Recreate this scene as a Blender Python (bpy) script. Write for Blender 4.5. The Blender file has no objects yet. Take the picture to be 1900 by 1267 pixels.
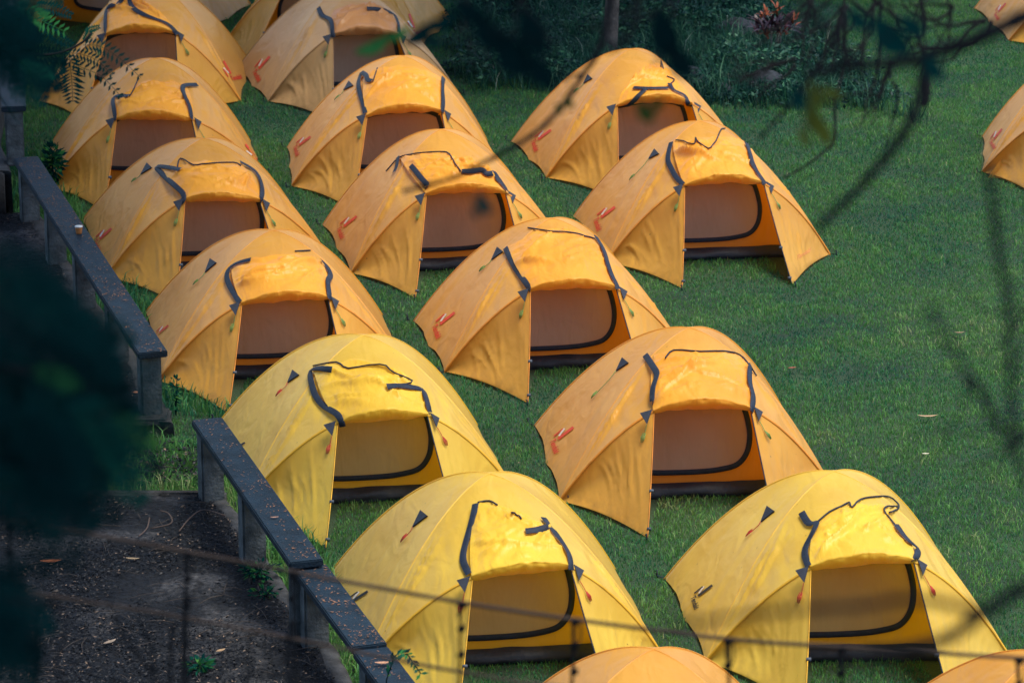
import bpy, bmesh, math, random
import numpy as np
from mathutils import Vector, Matrix, noise
from mathutils.bvhtree import BVHTree
random.seed(7); rng = np.random.default_rng(11)
S = bpy.context.scene
COL = S.collection
# ------------------------------------------------------------ camera
F_PX, PITCH, ROLL, CAM_H = 6833.95, 0.3175516, -0.0037690, 9.867115
cam = bpy.data.cameras.new('camera'); camo = bpy.data.objects.new('camera', cam); COL.objects.link(camo)
cam.sensor_width = 36.0; cam.lens = F_PX*36.0/1900.0
cam.clip_start = 0.1; cam.clip_end = 500
camo.rotation_mode = 'QUATERNION'
_q = Matrix.Rotation(math.pi/2-PITCH, 3, 'X') @ Matrix.Rotation(-ROLL, 3, 'Z')
camo.rotation_quaternion = _q.to_quaternion()
camo.location = (0, 0, CAM_H)
cam.dof.use_dof = True; cam.dof.focus_distance = 28.5; cam.dof.aperture_fstop = 4.2
S.camera = camo
# ------------------------------------------------------------ world, sun, exposure
SUN_EL, SUN_AZ = math.radians(73), math.radians(110)    # azimuth measured clockwise from +Y
w = bpy.data.worlds.new('World'); S.world = w; w.use_nodes = True
wn = w.node_tree; bg = wn.nodes['Background']
sky = wn.nodes.new('ShaderNodeTexSky'); sky.sky_type = 'NISHITA'; sky.sun_disc = False
sky.sun_elevation = SUN_EL; sky.sun_rotation = SUN_AZ
wn.links.new(sky.outputs[0], bg.inputs[0]); bg.inputs[1].default_value = 0.14
sl = bpy.data.lights.new('sun', 'SUN'); so = bpy.data.objects.new('sun', sl); COL.objects.link(so)
sl.energy = 2.5; sl.angle = math.radians(28); sl.color = (1.0, 0.93, 0.80)
sd = Vector((math.sin(SUN_AZ)*math.cos(SUN_EL), math.cos(SUN_AZ)*math.cos(SUN_EL), math.sin(SUN_EL)))
so.rotation_mode = 'QUATERNION'; so.rotation_quaternion = sd.to_track_quat('Z', 'Y')
so.location = (10, -5, 30)
S.view_settings.view_transform = 'Standard'; S.view_settings.look = 'None'
S.view_settings.gamma = 1.0; S.view_settings.exposure = 0.96
S.render.engine = 'CYCLES'

# ------------------------------------------------------------ photograph pixel <-> world
CP, SP = math.cos(PITCH), math.sin(PITCH); CR, SR = math.cos(ROLL), math.sin(ROLL)
CAMP = Vector((0, 0, CAM_H))
def ray(u, v):
    du, dv = u-950.0, v-633.5
    a, b = du*CR+dv*SR, -du*SR+dv*CR
    x, yy = a/F_PX, -b/F_PX
    return Vector((x, CP+yy*SP, -SP+yy*CP))
def at_z(u, v, z):
    d = ray(u, v); t = (z-CAM_H)/d.z; return CAMP+d*t
def at_d(u, v, depth):
    return CAMP+ray(u, v)*depth
def to_px(P):
    x, y, z = P[0], P[1], P[2]-CAM_H
    dep = y*CP-z*SP; up = y*SP+z*CP
    a, b = F_PX*x/dep, -F_PX*up/dep
    return (950+a*CR-b*SR, 633.5+a*SR+b*CR)

# ------------------------------------------------------------ helpers
def new_mesh(name, verts, faces, m=None, parent=None, smooth=True, pos=None):
    me = bpy.data.meshes.new(name)
    me.from_pydata([tuple(v) for v in verts], [], faces); me.update()
    if smooth: me.polygons.foreach_set('use_smooth', [True]*len(me.polygons))
    o = bpy.data.objects.new(name, me); COL.objects.link(o)
    if m: me.materials.append(m)
    if parent: o.parent = parent
    return o
def empty(name, loc, rz=0.0):
    o = bpy.data.objects.new(name, None); COL.objects.link(o)
    o.location = loc; o.rotation_euler = (0, 0, rz); o.empty_display_size = .3
    return o
def tag(o, label=None, cat=None, group=None, kind=None):
    if label: o['label'] = label
    if cat: o['category'] = cat
    if group: o['group'] = group
    if kind: o['kind'] = kind
    return o
class MB:
    def __init__(s): s.v = []; s.f = []
    def add(s, vs, fs):
        n = len(s.v); s.v += [tuple(x) for x in vs]; s.f += [tuple(i+n for i in f) for f in fs]
    def box(s, c, sx, sy, sz, rz=0.0, taper=1.0, bev=0.012):
        bm = bmesh.new(); bmesh.ops.create_cube(bm, size=1.0)
        for v in bm.verts:
            k = taper if v.co.z > 0 else 1.0
            v.co = Vector((v.co.x*sx*k, v.co.y*sy*k, v.co.z*sz))
        if bev: bmesh.ops.bevel(bm, geom=bm.edges[:], offset=bev, segments=2, affect='EDGES')
        R = Matrix.Rotation(rz, 3, 'Z'); c = Vector(c)
        vs = [R @ v.co + c for v in bm.verts]; fs = [[v.index for v in f.verts] for f in bm.faces]
        bm.free(); s.add(vs, fs)
    def tube(s, pts, rad, n=7, close=True):
        pts = [Vector(p) for p in pts]; N = len(pts); rings = []
        if not hasattr(rad, '__len__'): rad = [rad]*N
        up = Vector((0, 0, 1))
        for i, p in enumerate(pts):
            t = (pts[min(i+1, N-1)]-pts[max(i-1, 0)])
            if t.length < 1e-7: t = Vector((0, 0, 1))
            t.normalize()
            a = t.cross(up if abs(t.z) < .95 else Vector((1, 0, 0))).normalized(); b = t.cross(a)
            rings.append([p+(a*math.cos(q)+b*math.sin(q))*rad[i] for q in [2*math.pi*k/n for k in range(n)]])
        vs = [x for r in rings for x in r]; fs = []
        for i in range(N-1):
            for k in range(n): fs.append((i*n+k, i*n+(k+1) % n, (i+1)*n+(k+1) % n, (i+1)*n+k))
        if close: fs.append(tuple(range(n))[::-1]); fs.append(tuple((N-1)*n+k for k in range(n)))
        s.add(vs, fs)
    def build(s, name, m, parent=None, smooth=True):
        return new_mesh(name, s.v, s.f, m, parent, smooth)
def cr(pts, k=6):
    """Catmull-Rom through points"""
    P = [Vector(p) for p in pts]; P = [P[0]*2-P[1]]+P+[P[-1]*2-P[-2]]; out = []
    for i in range(1, len(P)-2):
        for j in range(k):
            t = j/k; a, b, c, d = P[i-1], P[i], P[i+1], P[i+2]
            out.append(.5*((2*b)+(c-a)*t+(2*a-5*b+4*c-d)*t*t+(3*b-a-3*c+d)*t*t*t))
    out.append(P[-2]); return out
def lerp(a, b, t): return a+(b-a)*t

# ------------------------------------------------------------ materials
def mat(name):
    m = bpy.data.materials.new(name); m.use_nodes = True
    nt = m.node_tree; return m, nt, nt.nodes['Principled BSDF'], nt.nodes['Material Output']
def simple(name, col, rough=.7, spec=.3, var=.25, scale=8., bump=.0, bscale=40.):
    m, nt, b, o = mat(name); N, Lk = nt.nodes, nt.links
    b.inputs['Roughness'].default_value = rough; b.inputs['Specular IOR Level'].default_value = spec
    tc = N.new('ShaderNodeTexCoord'); n = N.new('ShaderNodeTexNoise'); n.inputs['Scale'].default_value = scale; n.inputs['Detail'].default_value = 6
    Lk.new(tc.outputs['Object'], n.inputs['Vector'])
    r = N.new('ShaderNodeValToRGB'); r.color_ramp.elements[0].position = .3; r.color_ramp.elements[1].position = .7
    r.color_ramp.elements[0].color = tuple(c*(1-var) for c in col)+(1,); r.color_ramp.elements[1].color = tuple(min(1, c*(1+var)) for c in col)+(1,)
    Lk.new(n.outputs['Fac'], r.inputs[0]); Lk.new(r.outputs[0], b.inputs['Base Color'])
    if bump:
        n2 = N.new('ShaderNodeTexNoise'); n2.inputs['Scale'].default_value = bscale; n2.inputs['Detail'].default_value = 5
        Lk.new(tc.outputs['Object'], n2.inputs['Vector'])
        bp = N.new('ShaderNodeBump'); bp.inputs['Strength'].default_value = bump; bp.inputs['Distance'].default_value = .02
        Lk.new(n2.outputs['Fac'], bp.inputs['Height']); Lk.new(bp.outputs[0], b.inputs['Normal'])
    return m
def fabric(name, col, tcol, trans=.3, rough=.42, specks=True, crump=1.0, dirt=.5):
    m, nt, b, o = mat(name); N, Lk = nt.nodes, nt.links
    b.inputs['Roughness'].default_value = rough; b.inputs['Specular IOR Level'].default_value = .35
    b.inputs['Sheen Weight'].default_value = .15
    tc = N.new('ShaderNodeTexCoord'); oi = N.new('ShaderNodeObjectInfo')
    off = N.new('ShaderNodeVectorMath'); off.operation = 'MULTIPLY_ADD'
    cmb = N.new('ShaderNodeCombineXYZ')
    for i in range(3): Lk.new(oi.outputs['Random'], cmb.inputs[i])
    Lk.new(cmb.outputs[0], off.inputs[0]); off.inputs[1].default_value = (17, 23, 31); Lk.new(tc.outputs['Object'], off.inputs[2])
    v = off.outputs[0]
    n = N.new('ShaderNodeTexNoise'); n.inputs['Scale'].default_value = 2.2; n.inputs['Detail'].default_value = 5; Lk.new(v, n.inputs['Vector'])
    r = N.new('ShaderNodeValToRGB'); r.color_ramp.elements[0].position = .32; r.color_ramp.elements[1].position = .68
    r.color_ramp.elements[0].color = (col[0]*.86, col[1]*.80, col[2]*.75, 1); r.color_ramp.elements[1].color = (*col, 1)
    Lk.new(n.outputs['Fac'], r.inputs[0]); c = r.outputs[0]
    if specks:
        for sc, thr, cc in ((9., .055, (.10, .055, .02)), (26., .06, (.22, .12, .04))):
            vo = N.new('ShaderNodeTexVoronoi'); vo.inputs['Scale'].default_value = sc
            mp = N.new('ShaderNodeMapping'); mp.inputs['Scale'].default_value = (1, 1.7, .7); mp.inputs['Rotation'].default_value = (.4, .2, .6)
            Lk.new(v, mp.inputs[0]); Lk.new(mp.outputs[0], vo.inputs['Vector'])
            lt = N.new('ShaderNodeMath'); lt.operation = 'LESS_THAN'; lt.inputs[1].default_value = thr
            Lk.new(vo.outputs['Distance'], lt.inputs[0])
            g = N.new('ShaderNodeMath'); g.operation = 'MULTIPLY'; Lk.new(lt.outputs[0], g.inputs[0])
            sn = N.new('ShaderNodeSeparateColor'); Lk.new(vo.outputs['Color'], sn.inputs[0])
            gt = N.new('ShaderNodeMath'); gt.operation = 'LESS_THAN'; gt.inputs[1].default_value = .35; Lk.new(sn.outputs[0], gt.inputs[0])
            Lk.new(gt.outputs[0], g.inputs[1])
            mx = N.new('ShaderNodeMix'); mx.data_type = 'RGBA'; Lk.new(g.outputs[0], mx.inputs[0]); Lk.new(c, mx.inputs[6]); mx.inputs[7].default_value = (*cc, 1)
            c = mx.outputs[2]
        # dirt washed up along the hem
        sp = N.new('ShaderNodeSeparateXYZ'); Lk.new(tc.outputs['Object'], sp.inputs[0])
        n3 = N.new('ShaderNodeTexNoise'); n3.inputs['Scale'].default_value = 14; n3.inputs['Detail'].default_value = 8; Lk.new(v, n3.inputs['Vector'])
        mr = N.new('ShaderNodeMapRange'); mr.inputs[1].default_value = .16; mr.inputs[2].default_value = 0.0; mr.inputs[3].default_value = 0; mr.inputs[4].default_value = 1
        Lk.new(sp.outputs[2], mr.inputs[0])
        ml = N.new('ShaderNodeMath'); ml.operation = 'MULTIPLY'; Lk.new(mr.outputs[0], ml.inputs[0])
        rr = N.new('ShaderNodeMapRange'); rr.inputs[1].default_value = .45; rr.inputs[2].default_value = .75; rr.inputs[4].default_value = dirt; Lk.new(n3.outputs['Fac'], rr.inputs[0])
        Lk.new(rr.outputs[0], ml.inputs[1])
        mx = N.new('ShaderNodeMix'); mx.data_type = 'RGBA'; Lk.new(ml.outputs[0], mx.inputs[0]); Lk.new(c, mx.inputs[6]); mx.inputs[7].default_value = (.16, .09, .035, 1)
        c = mx.outputs[2]
    Lk.new(c, b.inputs['Base Color'])
    mp = N.new('ShaderNodeMapping'); mp.inputs['Scale'].default_value = (1.6, .8, .55); Lk.new(v, mp.inputs[0])
    n2 = N.new('ShaderNodeTexNoise'); n2.inputs['Scale'].default_value = 5; n2.inputs['Detail'].default_value = 1.5; n2.inputs['Distortion'].default_value = .8; Lk.new(mp.outputs[0], n2.inputs['Vector'])
    n4 = N.new('ShaderNodeTexNoise'); n4.inputs['Scale'].default_value = 12; n4.inputs['Detail'].default_value = 1; n4.inputs['Distortion'].default_value = 1.5; Lk.new(mp.outputs[0], n4.inputs['Vector'])
    ad = N.new('ShaderNodeMath'); ad.operation = 'MULTIPLY_ADD'; Lk.new(n4.outputs['Fac'], ad.inputs[0]); ad.inputs[1].default_value = .12*crump; Lk.new(n2.outputs['Fac'], ad.inputs[2])
    bp = N.new('ShaderNodeBump'); bp.inputs['Strength'].default_value = .30*crump; bp.inputs['Distance'].default_value = .05
    Lk.new(ad.outputs[0], bp.inputs['Height']); Lk.new(bp.outputs[0], b.inputs['Normal'])
    t = N.new('ShaderNodeBsdfTranslucent'); t.inputs[0].default_value = (*tcol, 1); Lk.new(bp.outputs[0], t.inputs[1])
    mix = N.new('ShaderNodeMixShader'); mix.inputs[0].default_value = trans
    Lk.new(b.outputs[0], mix.inputs[1]); Lk.new(t.outputs[0], mix.inputs[2]); Lk.new(mix.outputs[0], o.inputs[0])
    return m
M = {}
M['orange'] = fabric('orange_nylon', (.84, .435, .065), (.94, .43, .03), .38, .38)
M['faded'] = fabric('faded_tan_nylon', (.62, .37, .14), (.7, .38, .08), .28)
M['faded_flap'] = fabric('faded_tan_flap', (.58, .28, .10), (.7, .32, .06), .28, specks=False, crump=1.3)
M['faded_seam'] = simple('faded_seam', (.40, .22, .09), .5)
M['orange_flap'] = fabric('orange_nylon_flap', (.95, .47, .045), (1., .42, .015), .34, .42, specks=False, crump=1.6)
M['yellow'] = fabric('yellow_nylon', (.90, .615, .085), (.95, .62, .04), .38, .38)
M['yellow_flap'] = fabric('yellow_nylon_flap', (.96, .66, .06), (1., .60, .02), .34, .42, specks=False, crump=1.6)
M['orange_seam'] = simple('orange_seam_tape', (.62, .22, .025), .5)
M['yellow_seam'] = simple('yellow_seam_tape', (.70, .38, .03), .5)
M['inner_orange'] = fabric('inner_tent_orange', (.78, .36, .03), (.95, .42, .02), .42, specks=False)
M['inner_yellow'] = fabric('inner_tent_yellow', (.80, .52, .03), (1., .6, .02), .42, specks=False)
M['mesh_orange'] = fabric('door_panel_brown', (.52, .42, .33), (.58, .44, .31), .34, .8, specks=False, crump=1.2)
M['mesh_yellow'] = fabric('door_panel_olive', (.56, .48, .24), (.66, .52, .18), .34, .8, specks=False, crump=1.2)
M['navy'] = simple('navy_webbing', (.010, .017, .034), .55, .3, .3, 30, .3, 200)
M['tub'] = simple('dark_groundsheet', (.009, .014, .024), .5, .35, .35, 6, .5, 14)
M['clip'] = simple('grey_plastic', (.07, .085, .11), .6)
M['green_cord'] = simple('green_cord', (.15, .25, .06), .6)
M['red_cord'] = simple('red_cord', (.42, .035, .02), .6)
M['logo_red'] = simple('red_print', (.62, .06, .03), .5, var=.1)
M['logo_black'] = simple('black_print', (.015, .018, .028), .5, var=.1)
M['logo_white'] = simple('white_print', (.70, .62, .55), .5, var=.1)

# ------------------------------------------------------------ tents
TF = {'FL': (-1.05, 0, 0), 'FR': (1.05, 0, 0), 'BL': (-1.093, 1.681, 0), 'BR': (.96, 1.60, 0), 'AP': (0, .914, 1.05),
      'ZL': (-.359, -.194, .742), 'ZR': (.359, -.194, .742), 'TL': (-.509, -.871, 0), 'TR': (.509, -.871, 0)}
PLACE = {
'A': (-3.943, 38.297, -0.0445), 'B': (-3.497, 34.859, 0.0942), 'C': (-2.653, 32.010, 0.2041), 'D': (-1.898, 29.046, 0.1224),
'E': (-0.996, 26.141, 0.1445), 'F': (0.029, 23.046, 0.1446), 'G': (-1.607, 38.305, 0.2390), 'H': (-1.085, 34.945, 0.0849),
'I': (-0.461, 32.146, 0.1558), 'J': (0.479, 29.290, 0.1647), 'K': (1.420, 26.278, 0.0878), 'L': (2.345, 23.112, 0.0918),
'M': (1.362, 35.344, 0.1842), 'N': (1.898, 32.468, 0.1442),
'O': (-4.622, 41.602, -.42), 'P': (-2.151, 40.703, -.30), 'R': (6.707, 41.153, 0.092), 'S': (5.711, 35.184, -0.05),
'U': (0.90, 19.9, .03), 'V': (3.30, 19.88, .05)}
LM = {
'A': dict(ZL=(193,71),ZR=(322,68),FR=(444,193),FL=(69,196)),
'B': dict(BL=(90,278),ZL=(212,228),ZR=(354,228),AP=(284,114),FR=(487,325)),
'C': dict(BL=(150,417),ZL=(340,378),ZR=(481,378),AP=(375,262)),
'D': dict(BL=(270,585),ZL=(447,569),ZR=(609,558),AP=(505,431)),
'E': dict(BL=(408,787),TL=(606,1021),ZL=(626,789),ZR=(795,773),AP=(675,625)),
'F': dict(BL=(617,1064),ZL=(878,1075),ZR=(1063,1053),FR=(1235,1215),AP=(910,879)),
'G': dict(BL=(434,136),FL=(494,193),ZL=(612,70),ZR=(734,68)),
'H': dict(BL=(530,278),FL=(538,350),ZL=(677,218),ZR=(817,210),AP=(743,106)),
'I': dict(BL=(597,421),FL=(650,511),TL=(769,556),ZL=(788,364),ZR=(937,360),AP=(815,242)),
'J': dict(BL=(767,598),FL=(825,692),TL=(979,749),ZL=(982,540),ZR=(1144,536),AP=(1022,405)),
'K': dict(BL=(993,790),FL=(1040,930),TL=(1203,997),ZL=(1213,763),ZR=(1395,757),AP=(1280,606)),
'L': dict(BL=(1236,1072),FL=(1313,1226),ZL=(1506,1052),ZR=(1700,1038),AP=(1549,870),FR=(1880,1215)),
'M': dict(BL=(946,264),FL=(1011,331),ZL=(1141,196),ZR=(1281,192),AP=(1168,90)),
'N': dict(BL=(1062,402),TL=(1264,534),TR=(1470,526),FR=(1539,469),ZL=(1267,344),ZR=(1416,339),AP=(1295,223)),
'S': dict(BL=(1820,248),FL=(1819,314)), 'R': dict(BL=(1803,10),FL=(1867,70)),
'P': dict(FL=(412,87),BR=(836,42),FR=(782,82)), 'O': dict(FR=(378,66),BR=(462,14),FL=(38,36)),
}
# door flap quads (top left, top right, bow in px), webbing polylines, thin piping polylines: photograph pixels traced onto the cloth
FLAP = {
'A': ((198,12),(262,6),6,[[(224,3),(215,14),(199,19),(193,35),(193,70)],[(235,2),(243,22),(272,39),(303,50),(319,63),(324,71)]],[]),
'B': ((212,188),(338,162),14,[[(238,186),(215,186),(208,193),(210,208),(213,226)],[(360,164),(335,166),(336,180),(346,202),(351,224)]],[[(237,186),(246,170),(254,152)]]),
'C': ((300,318),(446,309),4,[[(332,321),(294,316),(292,321),(312,341),(329,356),(342,371),(332,385)],[(441,307),(466,321),(477,336),(483,359),(480,376)]],[[(327,321),(333,300),(357,312),(382,309),(430,307),(443,313)]]),
'D': ((428,500),(592,487),12,[[(466,488),(443,494),(426,505),(422,522),(432,545),(446,568)],[(592,488),(605,502),(611,517),(605,525),(607,542),(609,555)]],[[(546,471),(574,469)]]),
'E': ((583,690),(765,712),22,[[(620,689),(581,690),(580,711),(587,739),(606,760),(630,774),(639,791)],[(720,720),(741,720),(779,725),(788,739),(793,756),(797,770)]],[[(583,683),(625,676),(647,687),(706,678),(734,694),(764,709),(745,716),(722,720)]]),
'F': ((888,936),(1008,972),6,[[(886,939),(883,958),(876,985),(866,1022),(864,1045),(876,1069)],[(977,988),(997,985),(1019,978)],[(1009,964),(1019,976),(1038,1001),(1055,1028),(1061,1052)]],[[(890,934),(910,931),(925,939)],[(952,950),(962,956),(970,963)]]),
'G': ((616,24),(714,22),10,[[(588,20),(595,35),(610,41),(614,57),(614,70)],[(674,20),(711,22),(730,38),(735,66)]],[]),
'H': ((672,142),(815,147),16,[[(669,139),(663,158),(666,177),(672,196),(676,216)],[(669,139),(677,144),(680,153),(689,155)],[(817,148),(815,164),(817,189),(816,208)]],[[(689,155),(697,130)]]),
'I': ((740,294),(880,304),10,[[(762,311),(774,326),(788,342),(792,347),(788,364)],[(738,296),(736,313),(731,324)],[(854,321),(872,320),(893,315),(898,325),(913,322),(921,334),(932,350),(938,358)]],[[(715,321),(738,296),(762,289),(786,286),(826,285),(838,300),(852,320)]]),
'J': ((943,459),(1101,442),22,[[(939,463),(947,481),(958,501),(971,519),(984,536)],[(1102,441),(1117,466),(1125,492),(1134,516),(1144,532)]],[[(979,424),(1012,429),(1047,431),(1073,435),(1101,443)]]),
'K': ((1215,660),(1388,668),14,[[(1200,660),(1214,682),(1222,696),(1214,720),(1214,743),(1217,765)],[(1389,675),(1389,709),(1396,733),(1394,757)]],[[(1236,663),(1251,649),(1299,651),(1340,650),(1370,656),(1389,675),(1402,695)]]),
'L': ((1525,960),(1648,938),14,[[(1492,950),(1506,972),(1521,968),(1510,993),(1497,1022),(1506,1050)],[(1664,972),(1682,997),(1703,1015),(1700,1029),(1683,1040)]],[[(1521,965),(1542,947),(1564,936),(1578,929),(1583,938),(1599,923),(1624,918),(1650,918),(1667,931),(1666,941),(1650,945)],[(1667,936),(1642,936),(1646,950),(1664,972)]]),
'M': ((1185,132),(1228,124),8,[[(1143,197),(1161,192),(1179,180),(1194,167)],[(1173,164),(1200,165),(1236,164)],[(1238,156),(1245,168),(1266,177),(1272,189),(1280,193)]],[[(1222,107),(1222,123)],[(1233,141),(1247,147),(1238,156)]]),
'N': ((1246,264),(1380,258),4,[[(1244,265),(1240,281),(1238,298),(1244,311),(1253,328),(1267,343)],[(1381,266),(1388,287),(1392,300),(1401,319),(1415,336)]],[[(1252,259),(1267,261),(1286,266),(1288,254),(1293,262),(1311,273),(1325,261),(1334,240),(1341,237)]]),
}
TAB = {'K':((1162,668),(1145,688),(1105,735)),'N':((1217,280),(1202,294),(1172,330)),'J':((928,464),(912,484),(897,500)),
'D':((396,489),(381,511),(365,530)),'C':((276,313),(260,330),(249,341)),'H':((649,158),(635,171),(625,185)),
'M':((1092,142),(1080,155),(1068,168)),'E':((551,695),(536,714),(522,733)),'F':((791,954),(770,980),(757,1000)),'L':((1434,941),(1416,966),(1397,987))}
LOGO = {'K':((1038,814),(1066,792)),'N':((1114,403),(1140,383)),'J':((817,603),(844,581)),'I':((637,423),(661,404)),
'H':((553,273),(574,257)),'M':((996,259),(1020,241)),'L':((1300,1103),(1326,1083)),'D':((296,623),(313,609)),'C':((184,450),(206,430)),
'G':((477,132),(497,109)),'E':((436,838),(457,825)),'F':((658,1118),(687,1099)),'S':((1842,252),(1857,233)),'R':((1848,16),(1862,0)),
'O':((369,36),(363,9)),'P':((764,55),(754,28)),'B':((468,293),(452,272)),'A':((424,142),(410,118))}
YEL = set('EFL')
LABEL = {
'A': 'shaded orange dome tent at top left, half hidden behind feathery leaves',
'B': 'shaded orange dome tent directly behind the feathery leaf tips, second down the left column',
'C': 'orange dome tent behind the cup on the railing, flap with sharp black corner at left',
'D': 'orange dome tent between the end of the long railing and the first yellow tent',
'E': 'yellow dome tent behind the railing, cornered between orange tents, with long zigzag black piping',
'F': 'yellow dome tent at bottom centre with a fence wire passing across its doorway',
'G': 'faded greyish tan dome tent at the top with a crumpled brown flap',
'H': 'orange dome tent directly in front of the faded greyish tan one',
'I': 'orange dome tent whose black flap edge curls into waves, crossed by a blurred twig',
'J': 'orange dome tent at photo centre, wrinkled square flap between two straight black bands',
'K': 'large orange dome tent standing between the two lowest yellow tents',
'L': 'yellow dome tent at lower right with full black lettering and a blurred branch across it',
'M': 'orange dome tent before the tree trunk, small flap bunched up on its right',
'N': 'orange dome tent beside the open lawn, both pointed door wings and whole groundsheet in view',
'O': 'orange dome tent cut off by the top left edge with its red print upright',
'P': 'orange dome tent cut off by the top edge behind the faded greyish tan tent',
'R': 'orange dome tent cut off at the top right corner of the photo',
'S': 'orange dome tent cut off by the right edge beside the open lawn',
'U': 'orange dome tent top rising over the bottom edge between the two lowest yellow tents',
'V': 'orange dome tent corner at the bottom right edge of the photo',
}
TENT_POLYS = []       # footprints (world) for the grass mask
_tc = bpy.data.curves.new('lettering', 'FONT'); _tc.body = 'Tendaki'; _tc.size = 1.0; _tc.resolution_u = 2; _tc.offset = .03
_to = bpy.data.objects.new('lettering', _tc); _tm = bpy.data.meshes.new_from_object(_to)
LET = ([Vector(v.co) for v in _tm.vertices], [tuple(p.vertices) for p in _tm.polygons])
bpy.data.objects.remove(_to)

def grid_faces(nu, nv, off=0, flip=False):
    f = []
    for j in range(nv):
        for i in range(nu):
            a = off+j*(nu+1)+i; q = (a, a+1, a+nu+2, a+nu+1)
            f.append(q[::-1] if flip else q)
    return f

def make_tent(key):
    px, py, yaw = PLACE[key]
    seed = ord(key)*3.7
    root = empty('dome_tent', (px, py, 0), yaw)
    tag(root, LABEL[key], 'tent', 'dome tents pitched on the lawn')
    R = Matrix.Rotation(yaw, 3, 'Z'); Ri = R.transposed(); O = Vector((px, py, 0))
    W = lambda p: R @ Vector(p)+O
    Lc = lambda p: Ri @ (Vector(p)-O)
    T = {k: Vector(v) for k, v in TF.items()}
    for k, uv in LM.get(key, {}).items():        # nudge every corner of this tent to where it stands
        d = Ri @ ray(*uv); o = Lc(CAMP)
        if k[0] in 'FBT': t = -o.z/d.z
        else: t = (T[k].y-o.y)/d.y
        q = o+d*t
        if (q-T[k]).length < .75: T[k] = q
    if 'TL' not in LM.get(key, {}) : T['TL'] = T['TL']+(T['FL']-Vector(TF['FL']))*.4
    j = lambda a: (noise.noise(Vector((seed, a, 1.3)))-.0)*.05
    T['TR'] = T['TR']+Vector((j(1), j(2), 0)) if 'TR' not in LM.get(key, {}) else T['TR']
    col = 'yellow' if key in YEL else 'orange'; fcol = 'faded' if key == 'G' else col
    FL, FR, BL, BR, AP, ZL, ZR, TL, TR = [T[k] for k in ('FL','FR','BL','BR','AP','ZL','ZR','TL','TR')]
    def pole(foot, s):      # s=1 at foot, 0 at apex
        h = AP.z*(1-abs(s)**1.78)
        return Vector((lerp(AP.x, foot.x, s), lerp(AP.y, foot.y, s), h+foot.z*s))
    NO = lambda x, y, z=0: noise.noise(Vector((x+seed, y+seed*.3, z)))
    rc = random.Random(key)
    def creases(lines):
        L_ = [(np.array(a), np.array(b), w_, h_) for a, b, w_, h_ in lines]
        def f(u, v):
            t_ = 0.
            for a, b, w_, h_ in L_:
                dx, dy = b[0]-a[0], b[1]-a[1]; q = ((u-a[0])*dx+(v-a[1])*dy)/(dx*dx+dy*dy)
                if -.1 < q < 1.1:
                    n_ = math.hypot(dx, dy); d_ = ((u-a[0])*dy-(v-a[1])*dx)/n_
                    x_ = d_/w_
                    if abs(x_) < 3: t_ += h_*math.exp(-abs(x_)**1.3)*max(0, math.sin(math.pi*min(1, max(0, (q+.1)/1.2))))**.6
            return t_
        return f
    def rl(n, f): return [f() for _ in range(n)]
    CR0 = creases(rl(6, lambda: ((lambda t_: ((t_, .95), (t_+rc.uniform(-.12, .12), rc.uniform(.35, .7)), rc.uniform(.015, .03), rc.uniform(-.02, .02)))(rc.choice([rc.uniform(.05, .3), rc.uniform(.7, .95)])))))
    CRW = [creases(rl(13, lambda: ((lambda a: ((a, rc.uniform(.02, .35)), (min(.99, a*.75+.28+rc.uniform(-.1, .1)), rc.uniform(.7, 1.)), rc.uniform(.007, .015), rc.uniform(.005, .015)))(rc.uniform(.15, .95))))) for _ in (0, 1)]
    CRF = creases(rl(5, lambda: ((rc.choice([0., .02, 1., .98]), rc.uniform(0, 1)), (rc.uniform(.3, .8), rc.uniform(.1, 1)), rc.uniform(.014, .035), rc.uniform(.025, .055)))+rl(12, lambda: ((lambda x, y: ((x, y), (x+rc.uniform(-.35, .35), y+rc.uniform(-.16, .16)), rc.uniform(.011, .028), rc.uniform(-.016, .045)))(rc.uniform(.1, .9), rc.uniform(.05, .95)))))
    def side(A, B, nu=26, nv=26, vis=True):
        vs = []
        ctr = (A+B)/2; inw = Vector((AP.x, AP.y, 0))-Vector((ctr.x, ctr.y, 0)); inw.normalize()
        for jj in range(nv+1):
            s = 1-jj/nv
            s = s**1.15
            pa, pb = pole(A, s), pole(B, s)
            for i in range(nu+1):
                t = i/nu; p = pa.lerp(pb, t)
                env = math.sin(math.pi*t)
                hem = max(0, 1-(1-s)/.16)
                scal = abs(math.sin(2*math.pi*t))
                p = p+inw*(.045*env*s*(1-s)*2+hem*.020*scal)
                p.z += .024*hem*scal+.004
                # pleats running down from the poles, dents
                w_ = math.sin(t*34+NO(1, t*3)*6)*NO(4, t*5, s*1.2)
                p = p+inw*env*(w_*.007*(.3+s)+NO(p.x*1.5, p.y*1.5, p.z*1.2)*.014+CR0(t, s))
                vs.append(p)
        return vs, grid_faces(nu, nv)
    V, Fc = [], []
    def add(vs, fs):
        n = len(V); V.extend(vs); Fc.extend([tuple(a+n for a in f) for f in fs])
    for A, B in ((FL, BL), (BL, BR), (BR, FR)): add(*side(A, B))
    # brow arch
    def sx(Z):
        return (Z.x-(FL.x+FR.x)/2)/((FR.x-FL.x)/2)
    sL, sR = sx(ZL), sx(ZR)
    bl = lambda s: FL.lerp(FR, (s+1)/2)
    hb = (ZL.z/(1-sL**2), ZR.z/(1-sR**2)); yb = ((bl(sL).y-ZL.y)/(1-sL**2), (bl(sR).y-ZR.y)/(1-sR**2))
    def brow(s):
        q = min(1, max(0, (s-sL)/(sR-sL))); h = lerp(hb[0], hb[1], q); y = lerp(yb[0], yb[1], q)
        p = bl(s); k = 1-s*s
        return Vector((p.x, p.y-y*k, h*k+.004))
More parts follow.
